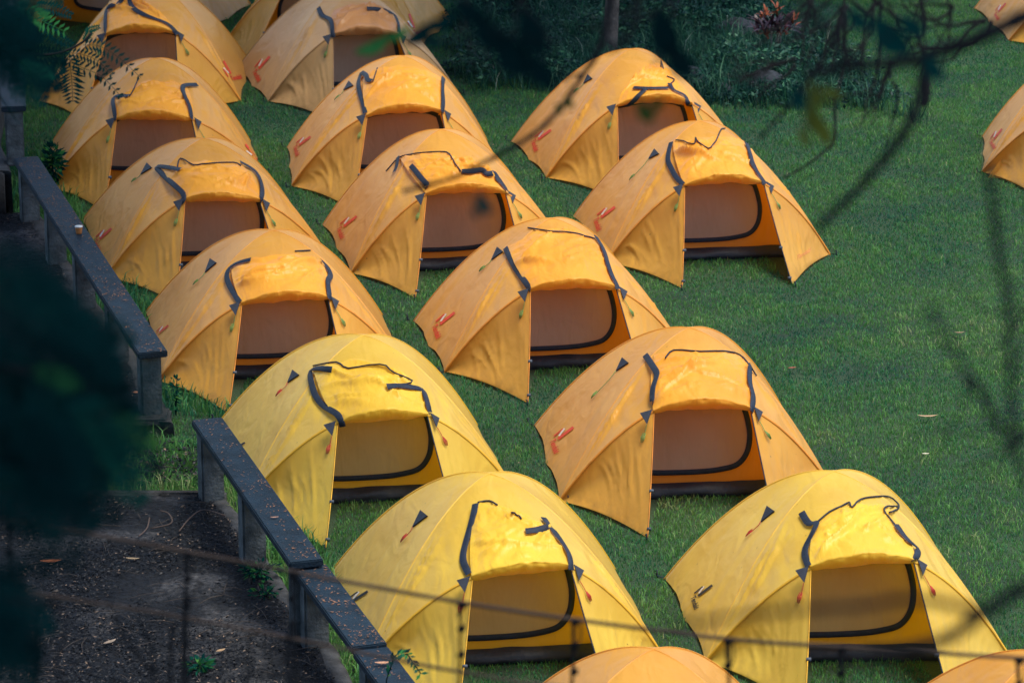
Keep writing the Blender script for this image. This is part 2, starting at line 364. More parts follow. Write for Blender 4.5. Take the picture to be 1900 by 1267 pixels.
    def crown(s):
        p = pole(FL, -s) if s < 0 else pole(FR, s)
        p.z += .004; return p
    CRR = creases(rl(5, lambda: ((lambda a: ((-a, rc.uniform(.05, .3)), (-min(.93, a+rc.uniform(.25, .4)), rc.uniform(.4, .75)), rc.uniform(.010, .020), rc.uniform(.018, .036)))(rc.uniform(.38, .62))))+rl(3, lambda: ((lambda a: ((a, rc.uniform(.05, .3)), (min(.93, a+rc.uniform(.2, .35)), rc.uniform(.4, .75)), rc.uniform(.010, .020), rc.uniform(.012, .026)))(rc.uniform(.42, .62))))+rl(4, lambda: ((rc.uniform(-.35, .3), rc.uniform(0, .15)), (rc.uniform(-.4, .4), rc.uniform(.2, .4)), rc.uniform(.012, .03), rc.uniform(-.008, .008))))
    nu, nv = 96, 26; vs = []
    for jj in range(nv+1):
        v = jj/nv
        for i in range(nu+1):
            s = -1+2*i/nu; a, b = crown(s), brow(s); p = a.lerp(b, v)
            e = math.sin(math.pi*v)*(1-s*s)
            p.z += e*(.004+.012*NO(s*2, v*2)); p.y += -e*.005
            pl = math.sin(s*46+NO(s*3, 2)*5)*max(0, min(1, (abs(s)-.25)*4))*(1-abs(s))**.5
            p.z += e*pl*.014; p.x += e*pl*.006
            p.z += CRR(s, v)*min(1, e*3)
            vs.append(p)
    add(vs, grid_faces(nu, nv))
    fly = new_mesh('outer_fly', V, Fc, M[fcol], root)
    bm = bmesh.new(); bm.from_mesh(fly.data); bmesh.ops.remove_doubles(bm, verts=bm.verts, dist=.004); bm.normal_update(); bm.to_mesh(fly.data); bm.free()
    for p in fly.data.polygons: p.use_smooth = True
    # vestibule wings
    wings = []
    for sgn, F, Z, Tp, s0 in ((-1, FL, ZL, TL, sL), (1, FR, ZR, TR, sR)):
        vs = []; nu, nv = 44, 30
        for jj in range(nv+1):
            v = jj/nv
            for i in range(nu+1):
                u = i/nu; s = lerp(sgn*1.0, s0, u); a = brow(s); b = F.lerp(Tp, u); b = Vector((b.x, b.y, .01))
                p = a.lerp(b, v)
                ed = (b-F); nrm = Vector((sgn*.55, -.8, .25)).normalized()
                e = math.sin(math.pi*min(1, v*1.02))*math.sin(math.pi*min(1, u*.9+.05))
                x = u*18+NO(u*4, v*.6, 3)*4+v*2
                rg = 1-abs(math.sin(x)); rg = rg*rg
                p = p-nrm*e*(.05-.02*sgn)+nrm*e*(.010*rg*max(0, NO(u*3, 7, v)+.2)+.014*NO(u*2.2, v*2.2, 9))+nrm*CRW[(sgn+1)//2](u, v)*e**.5
                hem = max(0, 1-(1-v)/.12); p = p-nrm*hem*.03*math.sin(math.pi*u)*(1 if u < 1 else 0); p.z += hem*.03*math.sin(math.pi*u)
                vs.append(p)
        wg = new_mesh('door_wing', vs, grid_faces(nu, nv, flip=sgn > 0), M[fcol], root); wings.append((vs, grid_faces(nu, nv)))
        # dark zip edge + clips
        edge = [vs[jj*(nu+1)+nu] for jj in range(nv+1)]
        mb = MB(); mb.tube([e+Vector((-sgn*.006, 0, 0)) for e in edge], .0045, 5); mb.build('zip_edge', M['navy'] if sgn > 0 else M[fcol+'_seam'], wg)
        for q in (.64, .95):
            e = edge[int(q*nv)]; mb = MB(); mb.box(e+Vector((-sgn*.012, -.006, 0)), .034, .010, .028, 0, bev=.003); mb.build('clip', M['clip'], wg)
    # seam tapes along the poles and the brow
    def strip(pts, nrms, width, name, m, par, lift=.006):
        vs, fs = [], []
        n = len(pts)
        for i, p in enumerate(pts):
            t = (pts[min(i+1, n-1)]-pts[max(i-1, 0)])
            if t.length < 1e-7: t = Vector((1, 0, 0))
            t.normalize(); N_ = nrms[i]; b = t.cross(N_)
            if b.length < 1e-6: b = Vector((0, 0, 1))
            b.normalize(); N2 = b.cross(t).normalized()
            if N2.dot(N_) < 0: N2 = -N2
            ww = width/2
            vs += [p+b*ww+N_*lift*.3, p+b*ww*.8+N_*lift, p-b*ww*.8+N_*lift, p-b*ww+N_*lift*.3]
            if i:
                a = 4*(i-1)
                for k in range(3): fs.append((a+k, a+k+1, a+k+5, a+k+4))
        o = new_mesh(name, vs, fs, m, par); return o
    Cn = Vector((0, AP.y*.6, .2))
    def seam(fn, n=40, width=.022, name='pole_sleeve'):
        ps = [fn(k/n) for k in range(n+1)]
        strip(ps, [(p-Cn).normalized() for p in ps], width, name, M[fcol+'_seam'] if name != 'pole_sleeve' else M[fcol], root, .006)
    seam(lambda t: pole(FL, 1-2*t) if t < .5 else pole(BR, 2*t-1), 48)
    seam(lambda t: pole(BL, 1-2*t) if t < .5 else pole(FR, 2*t-1), 48)
    seam(lambda t: brow(-1+2*t), 48, .018, 'brow_seam')
    # world-space BVH of the cloth for everything laid on it
    def bvh(vs, fs): return BVHTree.FromPolygons([W(v) for v in vs], fs)
    B0 = bvh([v.co.copy() for v in fly.data.vertices], [tuple(p.vertices) for p in fly.data.polygons])
    Bw = [bvh(*w_) for w_ in wings]
    def cast(uv, trees):
        d = ray(*uv).normalized(); best = None
        for b in trees:
            h = b.ray_cast(CAMP, d)
            if h[0] is not None and (best is None or h[3] < best[3]): best = h
        if best is None:
            p = CAMP+d*((O-CAMP).length); best = None
            for b in trees:
                # nearest point to the ray
                q = p
                for _ in range(4):
                    h = b.find_nearest(q); q = CAMP+d*((h[0]-CAMP).dot(d))
                if best is None or (h[0]-q).length < best[3]: best = (h[0], h[1], 0, (h[0]-q).length)
        n = best[1]
        if n.dot(CAMP-best[0]) < 0: n = -n
        return Lc(best[0]), Ri @ n
    trees_roof = [B0]
    # inner tent: front wall leaning back, door panel with its dark zip line, groundsheet
    K = .30
    def wall(x, z, dy=0.): return Vector((x, .04+K*z+dy, z))
    mb = MB(); prof = []
    zs = [i/24*.775 for i in range(25)]
    vs = []
    for z in zs:
        xm = 1.03*max(0.0001, 1-(z+.05)/.83)**.5*(FR.x-FL.x)/2.1
        for i in range(21):
            x = (-1+2*i/20)*xm+(FL.x+FR.x)/2
            vs.append(wall(x, z+.0)+Vector((0, .012+.010*NO(x*4, z*4), 0)))
    new_mesh('inner_wall', vs, grid_faces(20, 24), M['inner_'+col], root)
    dp = [(.365, .64), (.395, .54), (.41, .42), (.385, .30), (.31, .215), (.18, .182), (0, .168), (-.3, .168), (-.48, .185), (-.56, .25), (-.57, .38), (-.54, .48), (-.45, .58), (-.28, .66), (0, .69), (.25, .68), (.365, .64)]
    cp = cr([wall(x+.0, z, -.016) for x, z in dp], 5)
    c0 = sum(cp, Vector())/len(cp); vs = [c0]+cp[:-1]; n = len(cp)-1
    rings = []
    for q in (1, .75, .5, .25): rings.append([c0.lerp(p, q)+Vector((0, -.012*(1-q*q)+.008*(1-q)*NO(p.x*5, p.z*5, q*3), 0)) for p in cp[:-1]])
    vs = [x for r_ in rings for x in r_]+[c0+Vector((0, -.012, 0))]; fs = []
    for r_ in range(3):
        for i in range(n): fs.append((r_*n+i, r_*n+(i+1) % n, (r_+1)*n+(i+1) % n, (r_+1)*n+i))
    for i in range(n): fs.append((3*n+i, 3*n+(i+1) % n, 4*n))
    dpn = new_mesh('door_panel', vs, fs, M['mesh_'+col], root)
    strip([p+Vector((0, -.006, .002)) for p in cp], [Vector((0, -1, .25)).normalized()]*len(cp), .042, 'door_zip', M['navy'], dpn, .008)
    vs = []
    for jj in range(6):
        q = jj/5
        for i in range(41):
            x = (-.99+1.98*i/40)*(FR.x-FL.x)/2.1+(FL.x+FR.x)/2
            y = lerp(FL.y, FR.y, i/40)
            z = q*.100+.002*math.sin(i*.7)
            bulge = -.03*math.sin(math.pi*q)-.02*(1-q)+.014*NO(x*6, q*3, 5)
            vs.append(Vector((x, y+.045*q+bulge, z+.004)))
    new_mesh('groundsheet', vs, grid_faces(40, 5), M['tub'], root)
    # floor of the inner tent
    mb = MB(); mb.add([(FL.x+.06, .1, .02), (FR.x-.06, .1, .02), (BR.x-.1, BR.y-.1, .02), (BL.x+.1, BL.y-.1, .02)], [(0, 1, 2, 3)]); mb.build('inner_floor', M['tub'], root)
    sc = (PLACE['K'][1]+6)/(py+6)
    # thrown-back door flap
    if key in FLAP or key in 'SRUV':
        if key in FLAP: tl, tr, bow, webs, pipes = FLAP[key]
        else:
            bz, bz2 = to_px(W(ZL)), to_px(W(ZR)); tl = (bz[0], bz[1]-90*sc); tr = (bz2[0]-5, bz2[1]-85*sc); bow = 10
            webs = [[bz, ((bz[0]+tl[0])/2-6, (bz[1]+tl[1])/2), tl], [bz2, ((bz2[0]+tr[0])/2+6, (bz2[1]+tr[1])/2), tr]]; pipes = [[tl, ((tl[0]+tr[0])/2, tl[1]-8), tr]]
        tl, tr = Vector((*tl, 0)), Vector((*tr, 0)); nu, nv = 60, 48; vs = []
        for jj in range(nv+1):
            v = jj/nv
            for i in range(nu+1):
                u = i/nu; s = lerp(sL, sR, u); b = brow(s); env = math.sin(math.pi*u)
                edge = b+Vector((0, -.006, -.080*env**.8-.004+.014*NO(u*7, 3)))
                fold = b+Vector((0, -.065*env-.014, .018+.014*NO(u*5, 4)+.012*env))
                if v < .25:
                    q = v/.25; p = edge.lerp(fold, q)+Vector((0, -.03*math.sin(math.pi*q)*env, 0))
                    k = NO(u*14, q*2, 6); p += Vector((0, -.012*k*env, 0))
                else:
                    q = (v-.25)/.75; pb = to_px(W(fold)); pt = tl.lerp(tr, u); ty = pt.y-bow*env*(1+.35*NO(u*4, 8))-(4*NO(u*9, 2))
                    pt = (pt.x+3*NO(u*5, 5), ty)
                    side_pull = -3*math.sin(math.pi*q)*(1-2*u)*sc
                    uv = (lerp(pb[0], pt[0], q)+side_pull, lerp(pb[1], pt[1], q))
                    p, n_ = cast(uv, trees_roof)
                    eq = min(1, q*5)
                    e2 = min(1, (1-q)*6)*min(1, u*8, (1-u)*8)
                    # crumple: ridged folds, stretched across the cloth
                    a = 1-abs(NO(u*3.2+q*1.4, q*5.5, 11))*2.6; a = max(a, -.3)
                    c_ = 1-abs(NO(u*6+3-q*2, q*9+u*3, 15))*2.4
                    p = p+n_*(.014+.012*q*env+.018*math.sin(math.pi*min(1, q*1.1))+(.008*a*a+.004*max(0, c_)+CRF(u, q))*(.25+.75*e2)*(.4+.6*eq)+.028*(NO(u*2.6, q*3, 2)+.2)*e2)
                    if eq < 1: p = fold.lerp(p, eq**.6)
                vs.append(p)
        fs = grid_faces(nu, nv)
        flap = new_mesh('door_flap', vs, fs, M[fcol+'_flap'], root)
        Bf = bvh(vs, fs)
        TREES = [B0, Bf]+Bw
        for poly in webs:
            pp = cr([Vector((*q, 0)) for q in poly], 4)
            hits = [cast((q.x, q.y), TREES) for q in pp]
            ps = [h[0]+h[1]*.016 for h in hits]; ns = [h[1] for h in hits]
            for _ in range(2):
                ps = [ps[0]]+[(ps[i-1]+ps[i]*2+ps[i+1])/4 for i in range(1, len(ps)-1)]+[ps[-1]]
                ns = [ns[0]]+[((ns[i-1]+ns[i]*2+ns[i+1])/4).normalized() for i in range(1, len(ns)-1)]+[ns[-1]]
            strip(ps, ns, .050, 'zip_band', M['navy'], flap, .007)
        for poly in pipes:
            pp = cr([Vector((*q, 0)) for q in poly], 3)
            ps = []
            for q in pp:
                h = cast((q.x, q.y), TREES); ps.append(h[0]+h[1]*.010)
            mb = MB(); mb.tube(ps, .0065, 5); mb.build('piping', M['navy'], flap)
    else: TREES = [B0]+Bw
    cordm = M['red_cord'] if key in YEL else M['green_cord']
    def tab(uvs, cord, tuft=True):
        if tuft == 'flat':
            a0, n0 = cast(uvs[1], TREES); n0 = (Ri @ (CAMP-W(a0)).normalized()*.6+n0*.4+Vector((0, -.1, .35))).normalized(); a0 = a0+n0*.06; o_ = Lc(CAMP); h = []
            for q in uvs:
                d_ = Ri @ ray(*q); h.append((o_+d_*((a0-o_).dot(n0)/d_.dot(n0)), n0))
        else: h = [cast(q, TREES) for q in uvs]
        vs = [a+n_*.014 for a, n_ in h]+[a+n_*.004 for a, n_ in h]
        t = new_mesh('guy_tab', vs, [(0, 1, 2), (3, 5, 4), (0, 3, 4, 1), (1, 4, 5, 2), (2, 5, 3, 0)], M['navy'], root, smooth=False)
        pp = cr([Vector((*q, 0)) for q in cord], 4); ps = []
        for q in pp:
            a, n_ = cast((q.x, q.y), TREES); ps.append(a+n_*.012)
        mb = MB(); mb.tube(ps, .0028, 5)
        e = ps[-1]; dr = (ps[-1]-ps[-2]).normalized()
        n_ = cast(cord[-1], TREES)[1]; sd_ = dr.cross(n_).normalized()
        for k in range(3):
            a = e+sd_*(k-1)*.008; mb.tube([a-dr*.02+n_*.004*k, a+dr*.02+sd_*(k-1)*.006+n_*.008, a+dr*.055+n_*.004], [.002, .0048, .002], 5)
        mb.build('guy_cord', cordm, t)
    if key in TAB:
        a, b, c = [Vector((*q, 0)) for q in TAB[key]]; d = (b-a); pr = Vector((-d.y, d.x, 0)).normalized()*(7.5*sc)
        m_ = b.lerp(c, .35)
        tab([(a.x+pr.x, a.y+pr.y), (a.x-pr.x, a.y-pr.y), (b.x, b.y)], [(b.x, b.y), (m_.x+2, m_.y), (b.lerp(c, .9).x, b.lerp(c, .9).y)])
    if key not in 'OP':
        for Z, sg in ((ZL, -1), (ZR, 1)):
            z = to_px(W(Z)); q = lambda a, b: (z[0]+a*sc, z[1]+b*sc)
            jx = 3*NO(sg*3, 1)
            if sg < 0: tab([q(-24, 3), q(-2, -4), q(-10+jx, 23)], [q(-10+jx, 23), q(-11+jx, 32), q(-14+jx, 44)], 'flat')
            else: tab([q(4, -5), q(21, 5), q(14+jx, 22)], [q(14+jx, 22), q(20+jx, 32), q(26+jx, 44)], 'flat')
    # print on the side panel: bar, thin bar, white wedge and the word
    if key in LOGO:
        a, b = Vector((*LOGO[key][0], 0)), Vector((*LOGO[key][1], 0))
        ex = (b-a)/35.6; ey = Vector((-ex.y, ex.x, 0))     # K pixels frame: ex along the bar, ey below it
        kb = (Vector((28, -22, 0))/35.6)
        kx, ky = kb, Vector((-kb.y, kb.x, 0))
        def mp(x, y):           # pixel offset in the K tent's photo frame -> this tent
            v_ = Vector((x, y, 0)); return a+ex*(v_.dot(kx))+ey*(v_.dot(ky))
        def dec(poly, faces, m, par, name):
            vs = []
            for x, y in poly:
                q = mp(x, y); p, n_ = cast((q.x, q.y), [B0]); vs.append(p+n_*.006)
            return new_mesh(name, vs, faces, m, par, smooth=False)
        lm = M['logo_black'] if key in YEL else M['logo_red']
        def quadstrip(p, q, wd, k=6):
            p, q = Vector((*p, 0)), Vector((*q, 0)); d = (q-p).normalized(); r_ = Vector((-d.y, d.x, 0))*wd/2; pts = []
            for i in range(k+1):
                c_ = p.lerp(q, i/k); pts += [((c_+r_).x, (c_+r_).y), ((c_-r_).x, (c_-r_).y)]
            return pts, [(2*i, 2*i+1, 2*i+3, 2*i+2) for i in range(k)]
        P_, F_ = quadstrip((0, 0), (28, -22), 4.8); lg = dec(P_, F_, lm, root, 'logo_bar')
        P_, F_ = quadstrip((-8, -5), (9, -19), 2.6); dec(P_, F_, lm, lg, 'logo_stroke')
        dec([(10, -20), (13, -19), (3, -5), (0, -6)], [(0, 1, 2, 3)], M['logo_white'], lg, 'logo_wedge')
        if key not in 'E':
            td, tu = Vector((9.5, 28, 0))/3.4*1.0, Vector((15, -8.5, 0))
            o_ = Vector((-15, 4, 0)); pts = []
            for v_ in LET[0]:
                q = o_+td*v_.x*.92+tu*v_.y*.95; pts.append((q.x, q.y))
            dec(pts, LET[1], lm, lg, 'lettering')
    # faint outlined print on the right wing of the tent beside the lawn
    if key == 'N':
        h = []; 
        for v_ in LET[0]:
            q = Vector((1476, 479, 0))+Vector((27, -17, 0))/3.4*v_.x+Vector((3, -13, 0))*v_.y
            p, n_ = cast((q.x, q.y), TREES); h.append(p+n_*.004)
        new_mesh('lettering', h, LET[1], simple('faint_print', (.66, .25, .07), .6, var=.05), root, smooth=False)
    for q, dx_, dy_ in ((FL, -.05, -.03), (FR, .05, -.03), (BL, -.05, .04), (TL, -.01, -.05), (TR, .01, -.05)):
        b_ = Vector((q.x, q.y, .012)); e_ = b_+Vector((dx_, dy_, 0))
        mb = MB(); mb.tube([b_, e_, e_+Vector((dx_*.1, dy_*.1, .02))], .005, 5); mb.tube([e_+Vector((-.012, 0, .035)), e_+Vector((0, 0, .045)), e_+Vector((.004, 0, .0)), e_+Vector((-dx_*.3, -dy_*.3, -.05))], .006, 5)
        mb.build('peg_loop', M['navy'], root)
    TENT_POLYS.append([W(q)[:2] for q in (FL*1.0, TL*.96, Vector((TL.x*.6, -.02, 0)), Vector((TR.x*.9, -.02, 0)), TR*.96, FR, BR, BL)])
    return root
for k in PLACE: make_tent(k)

# ------------------------------------------------------------ ground
def ground_mat():
    m, nt, b, o = mat('lawn_soil'); N, Lk = nt.nodes, nt.links
    tc = N.new('ShaderNodeTexCoord'); n = N.new('ShaderNodeTexNoise'); n.inputs['Scale'].default_value = 1.1; n.inputs['Detail'].default_value = 10; Lk.new(tc.outputs['Object'], n.inputs[0])
    r = N.new('ShaderNodeValToRGB'); r.color_ramp.elements[0].position = .35; r.color_ramp.elements[0].color = (.012, .035, .018, 1); r.color_ramp.elements[1].position = .7; r.color_ramp.elements[1].color = (.03, .07, .022, 1)
    Lk.new(n.outputs['Fac'], r.inputs[0]); Lk.new(r.outputs[0], b.inputs['Base Color']); b.inputs['Roughness'].default_value = .95
    n2 = N.new('ShaderNodeTexNoise'); n2.inputs['Scale'].default_value = 60; n2.inputs['Detail'].default_value = 4; Lk.new(tc.outputs['Object'], n2.inputs[0])
    bp = N.new('ShaderNodeBump'); bp.inputs['Distance'].default_value = .03; Lk.new(n2.outputs['Fac'], bp.inputs['Height']); Lk.new(bp.outputs[0], b.inputs['Normal'])
    return m
g = new_mesh('ground', [(-150, -60, 0), (150, -60, 0), (150, 220, 0), (-150, 220, 0)], [(0, 1, 2, 3)], ground_mat(), smooth=False); tag(g, kind='structure')
# hillside the picture is taken from
vs = []; NX, NY = 40, 30
for j in range(NY+1):
    for i in range(NX+1):
        x = -30+60*i/NX; y = -25+41.5*j/NY
        t = min(1, max(0, (16.5-y)/17)); z = 8.2*(t*t*(3-2*t))-.05 if t > 0 else -.05
        z += noise.noise(Vector((x*.3, y*.3, 0)))*.35*min(1, t*3)
        vs.append((x, y, z))
hl = new_mesh('hillside', vs, grid_faces(NX, NY), simple('hill_grass', (.03, .06, .02), .9, .1, .5, 2, .8, 20)); tag(hl, kind='structure')

# walkway
SLAB_R = [(-.45, 20.3), (-1.0, 22.2), (-1.2, 23.06), (-1.5, 23.88), (-1.69, 24.46), (-1.98, 25.43), (-2.21, 26.0)]
def slab_mat():
    m, nt, b, o = mat('muddy_concrete'); N, Lk = nt.nodes, nt.links
    tc = N.new('ShaderNodeTexCoord'); b.inputs['Roughness'].default_value = .8; b.inputs['Specular IOR Level'].default_value = .3
    def nz(s, d=8, dist=0.):
        n = N.new('ShaderNodeTexNoise'); n.inputs['Scale'].default_value = s; n.inputs['Detail'].default_value = d; n.inputs['Distortion'].default_value = dist; Lk.new(tc.outputs['Object'], n.inputs[0]); return n
    n1 = nz(1.3, 10, .5); r1 = N.new('ShaderNodeValToRGB'); e = r1.color_ramp.elements
    e[0].position = .44; e[0].color = (.002, .004, .008, 1); e[1].position = .66; e[1].color = (.065, .066, .070, 1)
    x = r1.color_ramp.elements.new(.54); x.color = (.008, .010, .014, 1)
    Lk.new(n1.outputs['Fac'], r1.inputs[0])
    n2 = nz(28, 8); r2 = N.new('ShaderNodeValToRGB'); e = r2.color_ramp.elements; e[0].position = .35; e[0].color = (.25, .28, .34, 1); e[1].position = .7; e[1].color = (1.7, 1.65, 1.6, 1)
    Lk.new(n2.outputs['Fac'], r2.inputs[0])
    mx = N.new('ShaderNodeMix'); mx.data_type = 'RGBA'; mx.blend_type = 'MULTIPLY'; mx.inputs[0].default_value = 1; Lk.new(r1.outputs[0], mx.inputs[6]); Lk.new(r2.outputs[0], mx.inputs[7])
    Lk.new(mx.outputs[2], b.inputs['Base Color'])
    n3 = nz(14, 12, .6); bp = N.new('ShaderNodeBump'); bp.inputs['Distance'].default_value = .09; bp.inputs['Strength'].default_value = 1; Lk.new(n3.outputs['Fac'], bp.inputs['Height']); Lk.new(bp.outputs[0], b.inputs['Normal'])
    return m
SM = slab_mat()
CURB = simple('curb_concrete', (.045, .047, .050), .85, .2, .45, 9, .7, 30)
def slab(name, right, x0, yb, yf, z, zb=-.05):
    """terrain-like slab: right edge polyline, left to x0"""
    NXs, NYs = 70, 90; vs = []
    ys = np.linspace(yf, yb, NYs+1)
    rx = np.array([r[0] for r in right]); ry = np.array([r[1] for r in right])
    for y in ys:
        xr = np.interp(y, ry, rx)-.09
        for i in range(NXs+1):
            x = x0+(xr-x0)*i/NXs
            h = z+.02*noise.noise(Vector((x*1.7, y*1.7, z)))+.012*noise.noise(Vector((x*6, y*6, z)))
            vs.append((x, y, h))
    o = new_mesh(name, vs, grid_faces(NXs, NYs), SM); tag(o, kind='structure')
    # skirt
    cb = MB(); pts = [(x, y) for x, y in right]
    for (xa, ya), (xb, yb_) in zip(pts[:-1], pts[1:]):
        n = 4
        for k in range(n):
            pa = Vector((lerp(xa, xb, k/n), lerp(ya, yb_, k/n), 0)); pb = Vector((lerp(xa, xb, (k+1)/n), lerp(ya, yb_, (k+1)/n), 0))
            mid = (pa+pb)/2; L_ = (pb-pa).length; ang = math.atan2(pb.y-pa.y, pb.x-pa.x)
            pass
    pl_ = cr([(x, y, 0) for x, y in pts], 10); vs = []; fs = []
    for k, p in enumerate(pl_):
        q = 1+.0*k; wv = .03*noise.noise(Vector((p.x*3, p.y*3, 2))); hv = .018*noise.noise(Vector((p.x*2, p.y*5, 7)))
        for dx_, hz in ((.02, zb), (.012, z-.01), (-.012, z+.010), (-.10, z+.014), (-.13, z-.02)):
            vs.append((p.x+dx_+wv*(1 if dx_ > -.05 else .6), p.y, hz+(hv if hz > zb else 0)))
        if k: fs += [((k-1)*5+j_, (k-1)*5+j_+1, k*5+j_+1, k*5+j_) for j_ in range(4)]
    fs += [(0, 1, 2, 3, 4), tuple(len(vs)-5+j_ for j_ in (4, 3, 2, 1, 0))]
    cb.add(vs, fs)
    c = cb.build('curb', CURB, o)
    return o
slab('path', SLAB_R, -7, 26.0, 20.2, .10)
mbf = MB()
mbf.box((-4.6, 26.03, .03), 4.9, .08, .165, 0, bev=.015); mbf.build('path_end_curb', CURB, bpy.data.objects['path'])
SLAB_R2 = [(-2.70, 27.55), (-2.95, 28.5), (-3.15, 29.2), (-3.6, 30.6), (-4.0, 31.85), (-4.5, 33.5)]
o = slab('path', SLAB_R2, -9, 33.5, 27.5, .12)
mbf = MB(); mbf.box((-6.0, 27.47, .04), 5.9, .08, .18, 0, bev=.015); mbf.build('path_end_curb', CURB, o)
o = slab('path', [(-4.75, 33.56), (-5.2, 36), (-5.7, 42), (-5.9, 46)], -11, 46, 33.56, .5)
mbf = MB(); mbf.box((-7.8, 33.5, .25), 6.0, .1, .52, 0, bev=.015); mbf.build('path_step', CURB, o)

# railings
RAILM = simple('navy_painted_concrete', (.008, .020, .034), .6, .22, .3, 7, .35, 60)
POSTM = simple('weathered_post', (.085, .098, .105), .85, .2, .5, 7, .6, 40)
LEAFBITS = simple('leaf_bits', (.20, .105, .065), .7, .2, .5, 60)
def railing(p0, p1, ztop, posts, zfoot, label, width=.235, th=.055, base=None, litter=700):
    p0, p1 = Vector((p0[0], p0[1], 0)), Vector((p1[0], p1[1], 0)); d = (p1-p0); L_ = d.length; ang = math.atan2(d.y, d.x); mid = (p0+p1)/2
    root = empty('concrete_railing', (p0.x, p0.y, zfoot)); tag(root, label, 'railing', 'low railings along the walkway')
    inv = Vector((p0.x, p0.y, zfoot))
    mb = MB(); mb.box(Vector((mid.x, mid.y, ztop-th/2))-inv, L_, width, th, ang, bev=.008)
    cb = mb.build('cap_board', RAILM, root, False)
    for t in posts:
        p = p0.lerp(p1, t); h = ztop-th-zfoot+.02
        mb = MB(); mb.box(Vector((p.x, p.y, zfoot-.02+h/2))-inv, .165, .17, h-.002, ang, bev=.014); mb.build('post', POSTM, root, False)
        if base == t:
            mb = MB(); mb.box(Vector((p.x-.01, p.y-.05, .04))-inv, .34, .32, .20, 0, bev=.02); mb.build('base_block', CURB, root, False)
    # bits of leaf lying on the cap
    n = litter; vs, fs = [], []
    ex = d.normalized(); ey = Vector((-ex.y, ex.x, 0))
    for k in range(n):
        u = random.random(); cl = noise.noise(Vector((u*9, ztop*7, L_)))
        if random.random() > .30+2.2*max(0, cl): continue
        c = p0.lerp(p1, u)+ey*random.uniform(-.108, .108); c.z = ztop+.004; c -= inv
        a = random.random()*6.28; l = random.uniform(.004, .012)*(1 if random.random() < .93 else 1.9); w_ = l*random.uniform(.3, .6)
        ax = Vector((math.cos(a), math.sin(a), random.uniform(-.1, .25)))*l; ay = Vector((-math.sin(a), math.cos(a), 0))*w_
        q = len(vs); vs += [c-ax, c+ay, c+ax+Vector((0, 0, .004)), c-ay]; fs.append((q, q+1, q+2, q+3))
    lt = new_mesh('leaf_litter', vs, fs, LEAFBITS, cb, smooth=False); tag(lt, kind='stuff')
    return root
z1 = .70
a = at_z(45, 298, z1); b = at_z(284, 658, z1)
railing(a, b, z1, [.02, .255, .49, .74, .97], .12, 'long leaf strewn navy railing with a cup standing on it', base=.97, litter=1500)
a2 = at_z(385, 783, z1); b2 = at_z(572, 1046, z1)
railing(a2, b2, z1+.012, [.03, .47, .965], .10, 'navy railing on three posts crossing in front of the smallest looking yellow tent', litter=700)
a3 = at_z(578, 1052, .645); b3 = at_z(690, 1198, .645)
railing(a3, b3, .645, [.06], .10, 'short navy railing section starting just under the end of the one above it', litter=450)
a4 = b3+(b3-a3).normalized()*.02; b4 = a4+(b3-a3).normalized()*1.6
railing(a4, b4, .63, [.06, .9], .10, 'navy railing section at the bottom edge with one large dry leaf on it', litter=300)
a0 = at_z(22, 205, 1.08); b0 = at_z(8, 20, 1.08)
railing(a0, b0, 1.08, [.03, .33, .66, .97], .5, 'dim upper railing at the top left corner, one step above the others', litter=500)
# cup on the railing
cpz = at_z(145, 440, z1)
cup = empty('cup', (cpz.x, cpz.y, z1+.002)); tag(cup, 'small orange brown cup with a pale rim standing on the long railing', 'cup')
mb = MB(); mb.tube([(0, 0, 0), (0, 0, .01), (0, 0, .05), (0, 0, .062)], [.024, .026, .031, .032], 18); mb.build('cup_body', simple('cup_brown', (.42, .16, .05), .4), cup)
mb = MB(); mb.tube([(0, 0, .062), (0, 0, .068)], [.034, .034], 18); mb.build('rim', simple('cup_rim', (.6, .62, .62), .4), cup)

# ------------------------------------------------------------ grass
def inside(px_, py_, poly):
    r = np.zeros(len(px_), bool); n = len(poly); j = n-1
    for i in range(n):
        xi, yi = poly[i]; xj, yj = poly[j]
        c = ((yi > py_) != (yj > py_)) & (px_ < (xj-xi)*(py_-yi)/(yj-yi+1e-12)+xi)
        r ^= c; j = i
    return r
def vnoise(x, y, s, seed):
    """cheap smooth value noise on arrays"""
    g_ = np.random.default_rng(seed).random((256, 256)); x = x*s+1000; y = y*s+1000
    xi, yi = np.floor(x).astype(int), np.floor(y).astype(int); fx, fy = x-xi, y-yi
    fx, fy = fx*fx*(3-2*fx), fy*fy*(3-2*fy); G = lambda a, b: g_[a % 256, b % 256]
    return (G(xi, yi)*(1-fx)+G(xi+1, yi)*fx)*(1-fy)+(G(xi, yi+1)*(1-fx)+G(xi+1, yi+1)*fx)*fy
